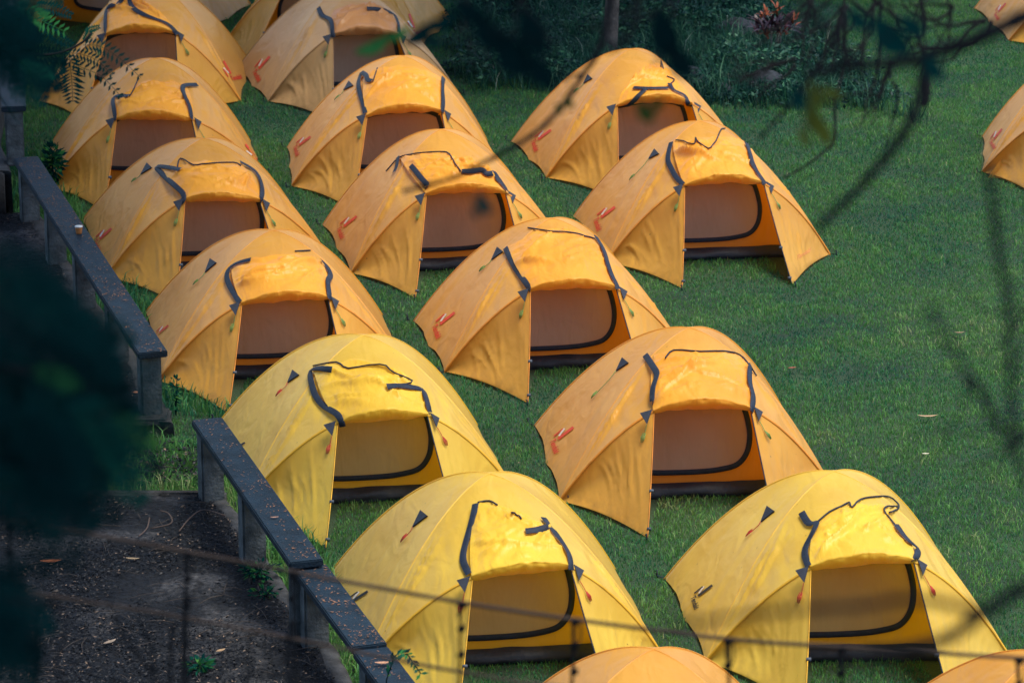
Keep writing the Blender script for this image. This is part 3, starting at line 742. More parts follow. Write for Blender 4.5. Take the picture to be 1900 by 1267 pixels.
def veg_mat(name, stops, trans=.3, tint=(.06, .13, .02)):
    m, nt, b, o = mat(name); N, Lk = nt.nodes, nt.links; matte = name in ('feathery_leaves', 'olive_leaves')
    at = N.new('ShaderNodeAttribute'); at.attribute_name = 'tone'
    r = N.new('ShaderNodeValToRGB'); el = r.color_ramp.elements
    el[0].position = stops[0][0]; el[0].color = (*stops[0][1], 1); el[1].position = stops[-1][0]; el[1].color = (*stops[-1][1], 1)
    for p, c in stops[1:-1]: e = el.new(p); e.color = (*c, 1)
    Lk.new(at.outputs['Fac'], r.inputs[0]); Lk.new(r.outputs[0], b.inputs['Base Color'])
    b.inputs['Roughness'].default_value = .9 if matte else .55; b.inputs['Specular IOR Level'].default_value = .04 if matte else .25
    t = N.new('ShaderNodeBsdfTranslucent'); Lk.new(r.outputs[0], t.inputs[0])
    mix = N.new('ShaderNodeMixShader'); mix.inputs[0].default_value = trans; Lk.new(b.outputs[0], mix.inputs[1]); Lk.new(t.outputs[0], mix.inputs[2]); Lk.new(mix.outputs[0], o.inputs[0])
    return m
GRASS = veg_mat('grass_blades', [(0., (.010, .10, .066)), (.25, (.034, .185, .070)), (.5, (.085, .25, .056)), (.8, (.135, .31, .075)), (1., (.33, .37, .17))])
def blades(name, n, region, hgt, wid, m, mask=None, lean=.7, tone_shift=0., seed=3, z0=0.):
    r_ = np.random.default_rng(seed)
    y = r_.uniform(region[2], region[3], n*2); x = r_.uniform(-1, 1, n*2)
    if region[0] is None:
        hw = .139*(y+.6)*1.06+.25; x = x*hw
        acc = r_.random(n*2) < hw/hw.max(); x, y = x[acc], y[acc]
    else: x = region[0]+(x+1)/2*(region[1]-region[0])
    x, y = x[:n], y[:n]
    keep = np.ones(len(x), bool)
    for P_ in TENT_POLYS: keep &= ~inside(x, y, P_)
    if mask is not None: keep &= mask(x, y)
    x, y = x[keep], y[keep]; n = len(x)
    p1, p2, p3 = vnoise(x, y, .8, 5), vnoise(x, y, 3.2, 6), vnoise(x, y, 11, 7)
    h = hgt*(.45+.9*r_.random(n))*(.65+.7*p2)*(.7+.5*p3)
    az = r_.uniform(0, 6.283, n)+p3*2; ln = lean*r_.uniform(.2, 1.3, n)
    dx, dy = np.cos(az), np.sin(az); w_ = wid*(.6+.8*r_.random(n))
    fa = r_.uniform(0, 6.283, n); wx, wy = np.cos(fa)*w_, np.sin(fa)*w_
    v = np.empty((n, 5, 3), np.float32)
    v[:, 0] = np.stack([x-wx/2, y-wy/2, np.full(n, z0)], 1); v[:, 1] = np.stack([x+wx/2, y+wy/2, np.full(n, z0)], 1)
    mx_, my_, mz = x+dx*h*ln*.3, y+dy*h*ln*.3, z0+h*.6
    v[:, 2] = np.stack([mx_+wx*.4, my_+wy*.4, mz], 1); v[:, 3] = np.stack([mx_-wx*.4, my_-wy*.4, mz], 1)
    v[:, 4] = np.stack([x+dx*h*ln, y+dy*h*ln, z0+h/(1+.35*ln)], 1)
    me = bpy.data.meshes.new(name); me.vertices.add(n*5); me.vertices.foreach_set('co', v.ravel())
    b_ = np.arange(n)[:, None]*5; li = np.concatenate([b_+[0, 1, 2, 3], b_+[3, 2, 4]], 1).ravel()
    me.loops.add(n*7); me.loops.foreach_set('vertex_index', li.astype(np.int32))
    me.polygons.add(n*2); st = (np.arange(n)[:, None]*7+[0, 4]).ravel(); me.polygons.foreach_set('loop_start', st.astype(np.int32))
    me.update(calc_edges=True)
    tone = np.clip(.10+.5*r_.random(n)+.30*(p1-.5)*1.5+.40*(p2-.5)+.34*(p3-.4)+.10*np.clip((34-y)/10, -.8, 1)+tone_shift+(r_.random(n) > .985)*.5, 0, 1)  # y term puts the vignette's teal darkening at the back into blade colour
    at = me.attributes.new('tone', 'FLOAT', 'POINT'); at.data.foreach_set('value', np.repeat(tone, 5).astype(np.float32))
    me.materials.append(m); o = bpy.data.objects.new(name, me); COL.objects.link(o); return o
rxA = np.array([r[0] for r in SLAB_R]); ryA = np.array([r[1] for r in SLAB_R]); rxB = np.array([r[0] for r in SLAB_R2]); ryB = np.array([r[1] for r in SLAB_R2])
def not_path(x, y):
    a_ = (y < 26.08) & (x < np.interp(y, ryA, rxA)+.01)
    b_ = (y > 27.42) & (y < 33.5) & (x < np.interp(y, ryB, rxB)+.01)
    c_ = (y >= 33.45) & (x < np.interp(y, [33.5, 36, 42, 46], [-4.72, -5.2, -5.7, -5.9]))
    return ~(a_ | b_ | c_)
lawn = blades('grass', 860000, (None, None, 20.5, 46), .038, .0054, GRASS, not_path)
tag(lawn, 'short green lawn grass growing around and between all the tents', 'grass', kind='stuff')
# longer unmown tufts along tents' hems and the walkway
def fringe(x, y):
    k = (y < 27.6) & (x < np.interp(y, ryA, rxA)+.5) & (x > np.interp(y, ryA, rxA)-.02)
    k2 = (y > 26.05) & (y < 27.45) & (x < -1.5)
    return not_path(x, y) & (k | k2)
fr = blades('grass', 60000, (-6, 0, 20.5, 28), .13, .008, GRASS, fringe, seed=9, tone_shift=.05); tag(fr, 'longer grass fringing the walkway and filling the gap between its slabs', 'grass', kind='stuff')
fr = blades('grass', 26000, (-6, -2, 28, 36), .15, .009, GRASS, lambda x, y: not_path(x, y) & (x < np.interp(y, [28, 33.5, 36], [-2.2, -4.0, -4.7])), seed=19, tone_shift=.0); tag(fr, 'uncut grass in the shade between the long railing and the tents', 'grass', kind='stuff')

# ------------------------------------------------------------ unseen trees added to shade walkway, back and viewpoint, plus one trunk in view
BARK = simple('bark', (.12, .105, .095), .9, .1, .4, 12, .8, 30)
LEAFDK = veg_mat('dark_foliage', [(0., (.008, .035, .028)), (.5, (.015, .06, .035)), (1., (.05, .11, .03))], .35)
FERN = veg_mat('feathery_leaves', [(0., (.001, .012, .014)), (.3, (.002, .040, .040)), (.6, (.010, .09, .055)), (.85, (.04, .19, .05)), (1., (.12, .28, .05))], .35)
def tone_attr(me, vals):
    at = me.attributes.new('tone', 'FLOAT', 'POINT'); at.data.foreach_set('value', np.asarray(vals, np.float32))
def quads(name, C_, sx_, sy_, m, parent, seed, flat=.6, tone=None):
    """many leaf shaped faces around the points C_"""
    r_ = np.random.default_rng(seed); n = len(C_)
    a = r_.normal(size=(n, 3)); a[:, 2] *= flat; a /= np.linalg.norm(a, axis=1)[:, None]
    b = r_.normal(size=(n, 3)); b[:, 2] *= flat; b -= a*(a*b).sum(1)[:, None]; b /= np.linalg.norm(b, axis=1)[:, None]
    s1 = (sx_*(.6+.8*r_.random(n)))[:, None]; s2 = (sy_*(.6+.8*r_.random(n)))[:, None]
    nn = np.cross(a, b)*s1*.18
    v = np.stack([C_-a*s1, C_-a*s1*.1+b*s2+nn, C_+a*s1, C_-a*s1*.1-b*s2+nn], 1).astype(np.float32)
    me = bpy.data.meshes.new(name); me.vertices.add(n*4); me.vertices.foreach_set('co', v.ravel())
    li = (np.arange(n)[:, None]*4+[0, 1, 2, 0, 2, 3]).ravel(); me.loops.add(n*6); me.loops.foreach_set('vertex_index', li.astype(np.int32))
    me.polygons.add(n*2); me.polygons.foreach_set('loop_start', (np.arange(n*2)*3).astype(np.int32)); me.update(calc_edges=True)
    t = r_.random(n) if tone is None else tone
    tone_attr(me, np.repeat(t, 4)); me.materials.append(m)
    o = bpy.data.objects.new(name, me); COL.objects.link(o)
    if parent: o.parent = parent
    return o
def make_tree(h, R_, hc, seed, nleaf=9000, rt=.16, lean=0.):
    r_ = np.random.default_rng(seed); root = empty('tree', (0, 0, 0))
    mb = MB(); tr = cr([(0, 0, -.2), (.05+lean*.12, .02, h*.3), (-.08+lean*.5, .1, h*.62), (.05+lean, 0, h)], 5)
    mb.tube(tr, list(np.linspace(rt, rt*.35, len(tr))), 10); mb.build('trunk', BARK, root)
    ends = []; mb = MB()
    for k in range(16):
        a = k*2.4+r_.random(); z0 = h*(.66+.32*r_.random()); L_ = R_*(.5+.45*r_.random())
        s_ = Vector((lean*(z0/h)**1.5, 0, z0)); e = s_+Vector((math.cos(a)*L_, math.sin(a)*L_, hc*(.1+.35*r_.random())))
        mb.tube(cr([s_, s_.lerp(e, .5)+Vector((0, 0, .25)), e], 4), list(np.linspace(rt*.35, .015, 9)), 6); ends.append(e); ends.append(s_.lerp(e, .6))
    mb.build('limb', BARK, root)
    pts = []; ts = []
    for e in ends:
        n = nleaf//len(ends); c = np.array(e)[None, :]; rr = R_*(.18+.2*r_.random())
        d = r_.normal(size=(n, 3)); d /= np.linalg.norm(d, axis=1)[:, None]; d *= (r_.random(n)**.45)[:, None]*rr; d[:, 2] *= .6
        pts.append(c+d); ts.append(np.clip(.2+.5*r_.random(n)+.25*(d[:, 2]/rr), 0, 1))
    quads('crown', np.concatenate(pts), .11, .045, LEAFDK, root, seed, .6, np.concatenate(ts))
    return root
def dup(root, loc, rz, sc):
    r = root.copy(); COL.objects.link(r); r.location = loc; r.rotation_euler = (0, 0, rz); r.scale = (sc, sc, sc)
    for ch in root.children:
        c = ch.copy(); COL.objects.link(c); c.parent = r
    return r
t0 = make_tree(7.6, 3.3, 3.0, 4, 15000, .085)
bt = at_z(1127, 112, 0); t0.location = (bt.x, bt.y, 0)
tag(t0, 'slim grey tree trunk rising behind the orange tent at top centre', 'tree', 'trees around the lawn')
t1 = make_tree(7.6, 3.3, 3.0, 12, 15000, .10, 1.8); t1.location = (-6.1, 23.8, 0); t1.scale = (1.3, 1.3, 1.3)
tag(t1, 'unseen tree added at the left to shade the near muddy slab', 'tree', 'trees around the lawn')  # unseen, added and bent so its crown darkens the near slab
spots = [(t1, -5.4, 29.6, .15, 1.02, 'unseen tree added at the left to shade the long railing'),  # unseen copies added so their crowns shade the left side
         (t1, -5.9, 34.4, -.2, 1.15, 'unseen tree added beyond the railing to shade the upper left tents'), (t1, -6.0, 39.8, .1, 1.3, 'unseen tree added past the upper railing to shade the top left'),
         (t0, -1.6, 45.4, 1.1, 1.15, 'unseen tree added behind the tents to shade the back at top left'), (t0, 2.4, 44.9, 3.0, 1.15, 'unseen tree added behind the weeds to shade them at top centre'), (t0, 4.7, 44.6, 2.0, 1.0, 'unseen tree added behind the red leaved plant for shade'),  # unseen copies added to shade the back of the lawn
         (t0, .4, 48.5, 5.3, 1.3, 'unseen tree added past the top edge to darken the growth there')]
for t_, x, y, rz, sc, lb in spots:
    t = dup(t_, (x, y, 0), rz, sc); tag(t, lb, 'tree', 'trees around the lawn')
for x, y, rz, lb in ((-3.3, 5.2, .8, 'unseen tree added on the hillside to shade the viewpoint from the left'), (3.9, 5.0, 2.9, 'unseen tree added on the hillside to shade the viewpoint from the right'), (-3.2, 11.2, 4.4, 'unseen tree added for shade on the hillside below the viewpoint at left')):  # unseen copies added so their crowns darken the foreground leaves
    t = dup(t0, (x, y, 6.0 if y < 8 else 2.6), rz, 1.2 if y < 8 else 1.5); tag(t, lb, 'tree', 'trees around the lawn')

# ------------------------------------------------------------ weeds, rocks and the red plant behind the lawn
WEED = veg_mat('weed_blades', [(0., (.004, .030, .030)), (.4, (.012, .080, .052)), (.72, (.05, .17, .085)), (.9, (.16, .30, .19)), (1., (.42, .46, .36))])
def bed(x, y):
    d_ = np.random.default_rng(len(x)).random(len(x))
    return not_path(x, y) & (y > 38.0+.9*vnoise(x, y, 1.1, 31)+1.0*d_**2-.25*np.maximum(0, x-.5)) & (x > -1.2+.8*vnoise(x, y, 1.7, 33)+.5*d_**2) & (x < 3.75+.5*vnoise(x, y, 2, 34)-.25*(y-39)-.9*d_**2)
wd = blades('weeds', 62000, (-1.4, 4.4, 37.0, 47), .27, .010, WEED, bed, lean=.85, seed=21, tone_shift=.04)
tag(wd, 'tall tangled weeds and dark undergrowth along the back of the lawn', 'weeds', kind='stuff')
r_ = np.random.default_rng(5); n = 42000
P_ = np.stack([r_.uniform(-1.1, 4.2, n), r_.uniform(37.6, 47, n), np.zeros(n)], 1); P_ = P_[bed(P_[:, 0], P_[:, 1])]
hh = vnoise(P_[:, 0], P_[:, 1], 2.1, 41)**1.5*.42+.05; P_[:, 2] = hh*np.random.default_rng(8).random(len(P_))**.5
tn = np.clip(np.random.default_rng(9).random(len(P_))**2*.8+.25*(P_[:, 2]/.4)-.15, 0, 1)
lw = quads('leafy_weeds', P_, .035, .016, WEED, None, 6, .5, tn); tag(lw, 'low leafy ground cover in the shade behind the lawn', 'weeds', kind='stuff')
ROCK = simple('dark_rock', (.034, .040, .050), .85, .2, .5, 6, .8, 18)
def rock(u, v, sx_, sy_, sz_, lb, sd):
    p = at_z(u, v, 0); bm = bmesh.new(); bmesh.ops.create_icosphere(bm, subdivisions=4, radius=1)
    for w_ in bm.verts:
        k = 1+.28*noise.noise(w_.co*1.1+Vector((sd, 0, 0)))+.09*noise.noise(w_.co*3.5+Vector((sd, 5, 0))); w_.co = Vector((w_.co.x*sx_*k, w_.co.y*sy_*k, w_.co.z*sz_*k+sz_*.35))
    me = bpy.data.meshes.new('rock'); bm.to_mesh(me); bm.free(); me.materials.append(ROCK)
    for p_ in me.polygons: p_.use_smooth = True
    o = bpy.data.objects.new('rock', me); COL.objects.link(o); o.location = (p.x, p.y, 0); tag(o, lb, 'rock', 'rocks among the weeds')
rock(1362, 66, .26, .2, .17, 'grey rock lying left of the red leaved plant', 1)
rock(1418, 162, .22, .2, .16, 'rounded rock below the red leaved plant at the lawn edge', 2)
rock(1272, 152, .22, .22, .13, 'dark flat rock behind the right shoulder of the tent at top centre', 3)
rock(1468, 72, .17, .15, .15, 'dark rock right of the red leaved plant', 4)
rock(1215, 22, .3, .25, .2, 'dark rock in the deep shade near the top edge', 5)
rock(1340, 170, .12, .12, .08, 'small dark stone in the weeds between two larger rocks', 6)
# red cordyline
pc = at_z(1432, 108, 0); rt = empty('red_plant', (pc.x, pc.y, 0)); tag(rt, 'bushy plant with dark purple leaves and orange red tips', 'plant')
RED = simple('orange_red_leaf', (.26, .065, .025), .5, .3, .4, 20); PUR = simple('dark_purple_leaf', (.045, .018, .028), .4, .4, .4, 20)
def straps(name, m, n, L0, L1, spread, base, w0, par, seed):
    r = random.Random(seed); mb = MB()
    for k in range(n):
        a = r.random()*6.28; L_ = r.uniform(L0, L1); el = r.uniform(.35, 1.3); b0 = Vector(base)+Vector((r.uniform(-spread, spread), r.uniform(-spread, spread), r.uniform(-.03, .05)))
        d = Vector((math.cos(a)*math.cos(el), math.sin(a)*math.cos(el), math.sin(el))); sd_ = Vector((-math.sin(a), math.cos(a), 0)); ps = []
        for j in range(5):
            t = j/4; c = b0+d*L_*t-Vector((0, 0, .35*L_*t*t)); ww = w0*math.sin(math.pi*min(.97, t*.8+.15))
            ps += [c-sd_*ww, c+Vector((0, 0, -.25*ww)), c+sd_*ww]
        mb.add(ps, [(3*j+i, 3*j+i+1, 3*j+i+4, 3*j+i+3) for j in range(4) for i in range(2)])
    return mb.build(name, m, par)
mb = MB()
for k in range(6): mb.tube([(random.uniform(-.06, .06), random.uniform(-.05, .05), 0), (random.uniform(-.1, .1), random.uniform(-.1, .1), .38)], [.014, .010], 6)
mb.build('stem', simple('pale_stem', (.2, .18, .15)), rt)
straps('leaf_crown', PUR, 90, .14, .30, .2, (0, 0, .36), .022, rt, 3)
for bx, bz, n in ((-.14, .52, 14), (.02, .58, 12), (-.1, .30, 10), (.1, .33, 9), (.2, .45, 6)): straps('leaf_tips', RED, n, .09, .16, .035, (bx, -.12, bz), .014, rt, int(bx*100)+50)

# ------------------------------------------------------------ litter on the slabs, single fallen leaves, twigs
def litter_mat():
    return veg_mat('dead_leaves', [(0., (.004, .006, .010)), (.5, (.010, .013, .018)), (.88, (.055, .052, .050)), (1., (.28, .19, .13))], .05)
LIT = litter_mat()
def litter(name, n, x0, x1, y0, y1, mask, z, s, lb, seed, zf=.012):
    r_ = np.random.default_rng(seed); P_ = np.stack([r_.uniform(x0, x1, n), r_.uniform(y0, y1, n), np.full(n, z)+r_.random(n)*zf], 1)
    k = mask(P_[:, 0], P_[:, 1]) & (vnoise(P_[:, 0], P_[:, 1], 1.9, 51)+.5*vnoise(P_[:, 0], P_[:, 1], 7, 52) > .55*r_.random(n)+.35); P_ = P_[k]
    o = quads(name, P_, s, s*.42, LIT, None, seed, .22, r_.random(len(P_))**1.6); tag(o, lb, 'leaf litter', kind='stuff')
litter('leaf_litter', 60000, -5, -.4, 20.3, 25.95, lambda x, y: x < np.interp(y, ryA, rxA)-.1, .112, .014, 'leaf litter and crumbs scattered over the near muddy slab', 61)
litter('leaf_litter', 26000, -7.5, -2.4, 27.6, 33.4, lambda x, y: x < np.interp(y, ryB, rxB)-.1, .132, .012, 'leaf litter on the farther slab beside the long railing', 62)
litter('leaf_litter', 5000, -5.5, -2.0, 26.3, 27.4, lambda x, y: y > 0, .03, .022, 'heap of dead leaves and twigs in the gap between the slabs', 63, .08)
litter('leaf_litter', 1500, -4, 6.5, 21, 43, not_path, .035, .010, 'small dry bits lying in the lawn', 64)
mb = MB(); rr_ = random.Random(3)
for k in range(170):
    if k % 3: x, y, z = rr_.uniform(-3.6, -1.2), rr_.uniform(22.2, 25.8), .115
    else: x, y, z = rr_.uniform(-4.2, -2.6), rr_.uniform(26.2, 27.4), .07
    if z > .1 and x > np.interp(y, ryA, rxA)-.15: continue
    a = rr_.gauss(.2, .9); L_ = rr_.uniform(.06, .3); d = Vector((math.cos(a), math.sin(a), 0))*L_; c = Vector((x, y, z))
    mb.tube(cr([c-d/2, c+Vector((rr_.uniform(-.02, .02), rr_.uniform(-.03, .03), .01)), c+d/2], 2), rr_.uniform(.0018, .004), 4)
o = mb.build('twigs', simple('dead_twigs', (.06, .05, .045), .9)); tag(o, 'thin dead twigs scattered on the muddy slab', 'twigs', kind='stuff')
mb = MB()
for p in ([(285, 985), (320, 975), (316, 958), (300, 952)], [(335, 990), (355, 965), (380, 950), (420, 960)], [(260, 1000), (275, 985), (280, 965)]):
    mb.tube(cr([at_z(u, v, .125+.01*i) for i, (u, v) in enumerate(p)], 5), .0055, 5)
o = mb.build('fallen_twig', simple('twig_brown', (.09, .065, .055), .9)); tag(o, 'forked dry twig lying on the near slab below the railing', 'twig')
def leaf(u, v, z, L_, w_, ang, c, lb, curl=.25):
    p = at_z(u, v, z); vs = []
    for j in range(7):
        t = j/6; ww = w_*math.sin(math.pi*min(.98, max(.02, t)))**.7
        for s_ in (-1, -.5, 0, .5, 1): vs.append((L_*(t-.5), ww*s_, curl*L_*((t-.5)**2*1.6)+abs(s_)*ww*.45+.003))
    o = new_mesh('fallen_leaf', vs, grid_faces(4, 6), simple('leaf_'+lb.split()[0], c, .6, .3, .3, 40)); o.location = p; o.rotation_euler = (0, 0, ang)
    tag(o, lb, 'leaf', 'single fallen leaves')
leaf(97, 1050, .125, .15, .028, .1, (.30, .10, .04), 'rusty red fallen leaf on the near slab at far left')
leaf(715, 1233, .645, .105, .017, .1, (.42, .22, .13), 'pinkish tan dry leaf lying across the lowest railing')
leaf(512, 964, .72, .06, .010, .2, (.36, .20, .14), 'small tan leaf on the railing in front of the yellow tent')
leaf(1722, 768, .05, .16, .017, .05, (.36, .24, .14), 'pale brown curled leaf on the open lawn right of the orange tent')
leaf(1470, 680, .05, .075, .016, .3, (.22, .07, .04), 'reddish leaf on the lawn near the big orange tent')
leaf(1719, 837, .05, .06, .012, .1, (.55, .52, .38), 'tiny cream leaf on the lawn above the lower right yellow tent')
leaf(1780, 612, .05, .085, .011, .05, (.30, .18, .12), 'thin brown leaf far out on the lawn at right')
leaf(249, 1043, .125, .10, .016, -.1, (.30, .22, .13), 'yellowish dry leaf on the near slab')
leaf(208, 1198, .125, .11, .018, .8, (.26, .20, .15), 'pale curled leaf on the lower part of the near slab')
leaf(414, 1212, .125, .075, .016, .7, (.34, .22, .12), 'light brown leaf on the slab left of the last upper post')
leaf(254, 735, .155, .06, .02, .1, (.40, .18, .10), 'orange dry leaf on the far slab near the end post')
mb = MB(); mb.tube(cr([at_z(1508, 849, .05), at_z(1516, 851, .05), at_z(1526, 852, .045)], 3), .006, 5); o = mb.build('fallen_twig', simple('twig_dark', (.03, .02, .02))); tag(o, 'short dark stick beside the right corner of the big orange tent', 'twig')

# leafy plants near the railing
def leafy(name, pts, size, m, lb, cat, stem=None):
    rt_ = empty(name, pts[0]); inv = Vector(pts[0]); mb = MB(); mb.tube([Vector(p)-inv for p in (stem or pts)], .004, 5); mb.build('stem', m, rt_)
    r = random.Random(len(lb)); mb = MB(); P2 = cr(pts, 5); tn = []
    for k, p in enumerate(P2[1:]):
        for s_ in (-1, 1):
            a = (P2[k+1]-P2[k]).normalized(); sd_ = a.cross(Vector((0, -.4, 1))).normalized()*s_; d = (a*.55+sd_*r.uniform(.5, 1)+Vector((0, 0, r.uniform(-.5, .3)))).normalized(); L_ = size*r.uniform(.6, 1.2)
            nrm = d.cross(Vector((r.uniform(-.3, .3), -.7, .6))).normalized(); c = Vector(p)-inv
            mb.add([c, c+d*L_*.45+nrm*L_*.2, c+d*L_, c+d*L_*.5-nrm*L_*.2], [(0, 1, 2), (0, 2, 3)]); tn += [r.random()]*4
    o = mb.build('leaves', m, rt_, False); tone_attr(o.data, tn); tag(rt_, lb, cat); return rt_
leafy('sprig', [at_d(722, 1262, 20.6), at_d(735, 1222, 20.5), at_d(760, 1214, 20.4), at_d(785, 1250, 20.3)], .05, FERN, 'green sprig with narrow leaves at the bottom in front of the yellow tent', 'plant', stem=[(at_d(722, 1262, 20.6).x-.1, at_d(722, 1262, 20.6).y-.4, 0), at_d(722, 1262, 20.6), at_d(735, 1222, 20.5), at_d(760, 1214, 20.4), at_d(785, 1250, 20.3)])
def tuft(u, v, z, n, R_, H_, size, lb, seed, m=FERN, name='small_plant', tn0=.0):
    p = at_z(u, v, z); r_ = np.random.default_rng(seed); d = r_.normal(size=(n, 3)); d /= np.linalg.norm(d, axis=1)[:, None]; d *= (r_.random(n)**.5)[:, None]
    C_ = d*[R_, R_, H_/2]+[0, 0, H_/2]; C_[:, 2] = np.abs(C_[:, 2])
    rt_ = empty(name, p); quads('leaves', C_, size, size*.45, m, rt_, seed, .7, np.clip(r_.random(n)*.8+tn0, 0, 1)); mb = MB()
    for k in range(5): mb.tube([(0, 0, 0), tuple(C_[k*3])], .003, 4)
    mb.build('stem', m, rt_); tag(rt_, lb, 'plant')
tuft(485, 1078, .1, 120, .16, .14, .026, 'small green weed growing at the foot of the middle post', 71, tn0=.1)
tuft(497, 1110, .1, 50, .12, .08, .022, 'low weed on the slab edge below the middle post', 72, tn0=.15)
tuft(97, 345, .1, 260, .13, .42, .04, 'leafy sapling between the railing and the shaded tents', 73, tn0=.15)
tuft(327, 775, .05, 90, .06, .35, .02, 'slender weed with tiny leaves beside the end post of the long railing', 74, tn0=.25)
tuft(375, 1250, .1, 60, .12, .1, .03, 'green seedling on the slab at the bottom edge', 75, tn0=.2)

# ------------------------------------------------------------ out of focus fence in front of the viewpoint
WIRE = simple('rusty_wire', (.09, .06, .045), .8, .2); STAY = simple('dark_stays', (.012, .012, .014), .9, .1)
FD = 10.5
fence = empty('wire_fence', (0, at_d(950, 1150, FD).y, 0)); tag(fence, 'blurred wire fence with knotted dark stays crossing the bottom of the view', 'fence')
fl = Vector(fence.location)
w1 = cr([at_d(u, v, FD)-fl for u, v in [(-80, 955), (200, 1002), (450, 1046), (600, 1073), (860, 1118), (1070, 1148), (1355, 1182), (1565, 1195), (1895, 1213), (2000, 1216)]], 6)
mb = MB(); mb.tube(w1, .0062, 7); mb.build('wire', WIRE, fence)
w2 = cr([at_d(u, v, FD)-fl for u, v in [(-80, 1085), (355, 1152), (745, 1226), (870, 1248), (1070, 1275), (1900, 1345)]], 6)
mb = MB(); mb.tube(w2, .0052, 7); mb.build('wire', WIRE, fence)
for i, (u, v) in enumerate([(20, 935), (350, 1030), (545, 1064), (860, 1118), (1070, 1148), (1355, 1182), (1565, 1195), (1895, 1213), (75, 1130)]):
    r = random.Random(i); mb = MB(); dx = r.uniform(-5, 5)
    mb.tube(cr([at_d(u+(dx*.4*k if k else 0)+r.uniform(-2, 2), v+k*48, FD)-fl for k in range(8)], 3), .0050, 6)
    mb.tube(cr([at_d(u+8*math.sin(a)+4, v+24-24*math.cos(a), FD-.02)-fl for a in np.linspace(0, 6.1, 8)], 3), .0028, 5)
    for k in (0, .9, 1.9): mb.tube([at_d(u-3, v+k*48, FD)-fl, at_d(u, v+k*48+4, FD)-fl, at_d(u+2, v+k*48+12, FD)-fl], [.009, .015, .008], 7)
    e_ = at_d(u, v+340, FD); mb.tube([e_-fl, Vector((e_.x, e_.y, 2.4))-fl], .0050, 6)
    mb.build('stay', STAY, fence)

for u, v in ((-75, 955), (1996, 1216)):
    e_ = at_d(u, v, FD); mb = MB(); mb.tube([Vector((e_.x, e_.y+.04, e_.z+.15))-fl, Vector((e_.x, e_.y+.04, 2.2))-fl], [.035, .045], 9); mb.build('post', BARK, fence)
# ------------------------------------------------------------ branches hanging between the viewpoint and the camp
TWG = simple('dark_branch', (.014, .014, .016), .9, .1)
def branch(lb, parts, name='branch'):
    """parts: (pixels, depth, start radius px, end radius px)"""
    p0 = at_d(*parts[0][0][0], parts[0][1]); rt_ = empty(name, p0); inv = Vector(p0)
    for i, (px_, dep, r0, r1) in enumerate(parts):
        w_ = [at_d(u, v, dep) for u, v in px_]; u0, v0 = px_[0]
        pre = []
        if u0 >= 1900 and i == 0: pre = [Vector((3.88, 5.05, w_[0].z+.3))]
        elif v0 <= 0: a_ = at_d(u0, v0-260, dep); pre = [Vector((3.85 if u0 > 700 else -3.3, 5.1, max(a_.z+1.2, 11.5))), a_]
        elif i == 0 and v0 > 1267: pre = [Vector((w_[0].x, w_[0].y-.2, 2.8))]
        ps = [q-inv for q in pre]+cr([q-inv for q in w_], 5); N_ = len(ps)
        mb = MB(); mb.tube(ps, [lerp(r0, r1, k/(N_-1))*dep/F_PX*(1+.15*math.sin(k*2.1)) for k in range(N_)], 7); mb.build('stem' if i == 0 else 'twig', TWG, rt_)
    tag(rt_, lb, 'branch', 'blurred branches in the foreground'); return rt_
branch('thick blurred dark branch entering from the top right corner', [([(1990, -20), (1900, 22), (1800, 68), (1715, 98), (1660, 112), (1570, 118), (1490, 135)], 5.8, 17, 9), ([(1715, 98), (1705, 160), (1690, 215), (1650, 275), (1590, 345), (1515, 420)], 6.0, 13, 8), ([(1572, 115), (1540, 60), (1500, 20), (1470, -20)], 5.6, 9, 5)])
branch('thin drooping twig with a dark pod at its end over the lawn', [([(1600, -20), (1660, 30), (1694, 55), (1712, 105), (1718, 150), (1716, 188)], 12, 3, 5), ([(1565, -10), (1630, 38), (1664, 49), (1694, 52)], 12, 3, 2.5), ([(1716, 150), (1717, 172), (1712, 192)], 11.9, 8, 5)])
branch('long thin twig hanging down from the top over the lawn', [([(1561, -10), (1563, 49), (1561, 125), (1546, 182), (1546, 254), (1527, 277), (1490, 305), (1452, 326)], 13, 3.5, 2)])
branch('slanting twig running from the top edge to the centre tent', [([(1561, 34), (1527, 98), (1482, 167), (1440, 216), (1406, 254)], 9, 6, 3), ([(1542, -10), (1505, 23), (1486, 42), (1470, 70)], 9.5, 4, 3)])
def tangle(lb, roots, dep, seed, n=5, r0=3.0, L=70, leaves=0):
    r = random.Random(seed); parts = []
    for (u, v, ang) in roots:
        for k in range(n):
            a = ang+r.uniform(-.7, .7); p = [(u+r.uniform(-6, 6), v+r.uniform(-6, 6))]
            for j in range(5):
                a += r.uniform(-.45, .45)+.12; p.append((p[-1][0]+math.cos(a)*L/5*r.uniform(.7, 1.4), p[-1][1]+math.sin(a)*L/5*r.uniform(.7, 1.4)))
            parts.append((p, dep+r.uniform(-.8, .8), r0*r.uniform(.6, 1.1), 1.2))
            if r.random() < .6:
                q = p[3]; a2 = a+r.choice([-1, 1])*.8; parts.append(([q, (q[0]+math.cos(a2)*L*.2, q[1]+math.sin(a2)*L*.2), (q[0]+math.cos(a2+.3)*L*.38, q[1]+math.sin(a2+.3)*L*.38)], dep+r.uniform(-.5, .5), r0*.5, 1.))
    branch(lb, parts)
tangle('fine tangled twigs at the top right around the red leaved plant', [(1560, 10, 1.2), (1500, 0, 1.9), (1620, 0, 1.5), (1470, 110, 2.3)], 13, 5, 5, 3.4, 120)
tangle('fine hanging twigs near the top right corner', [(1700, 0, 1.6), (1760, 0, 2.2), (1830, 30, 1.9), (1650, 110, 1.8)], 12, 8, 4, 3.6, 130)
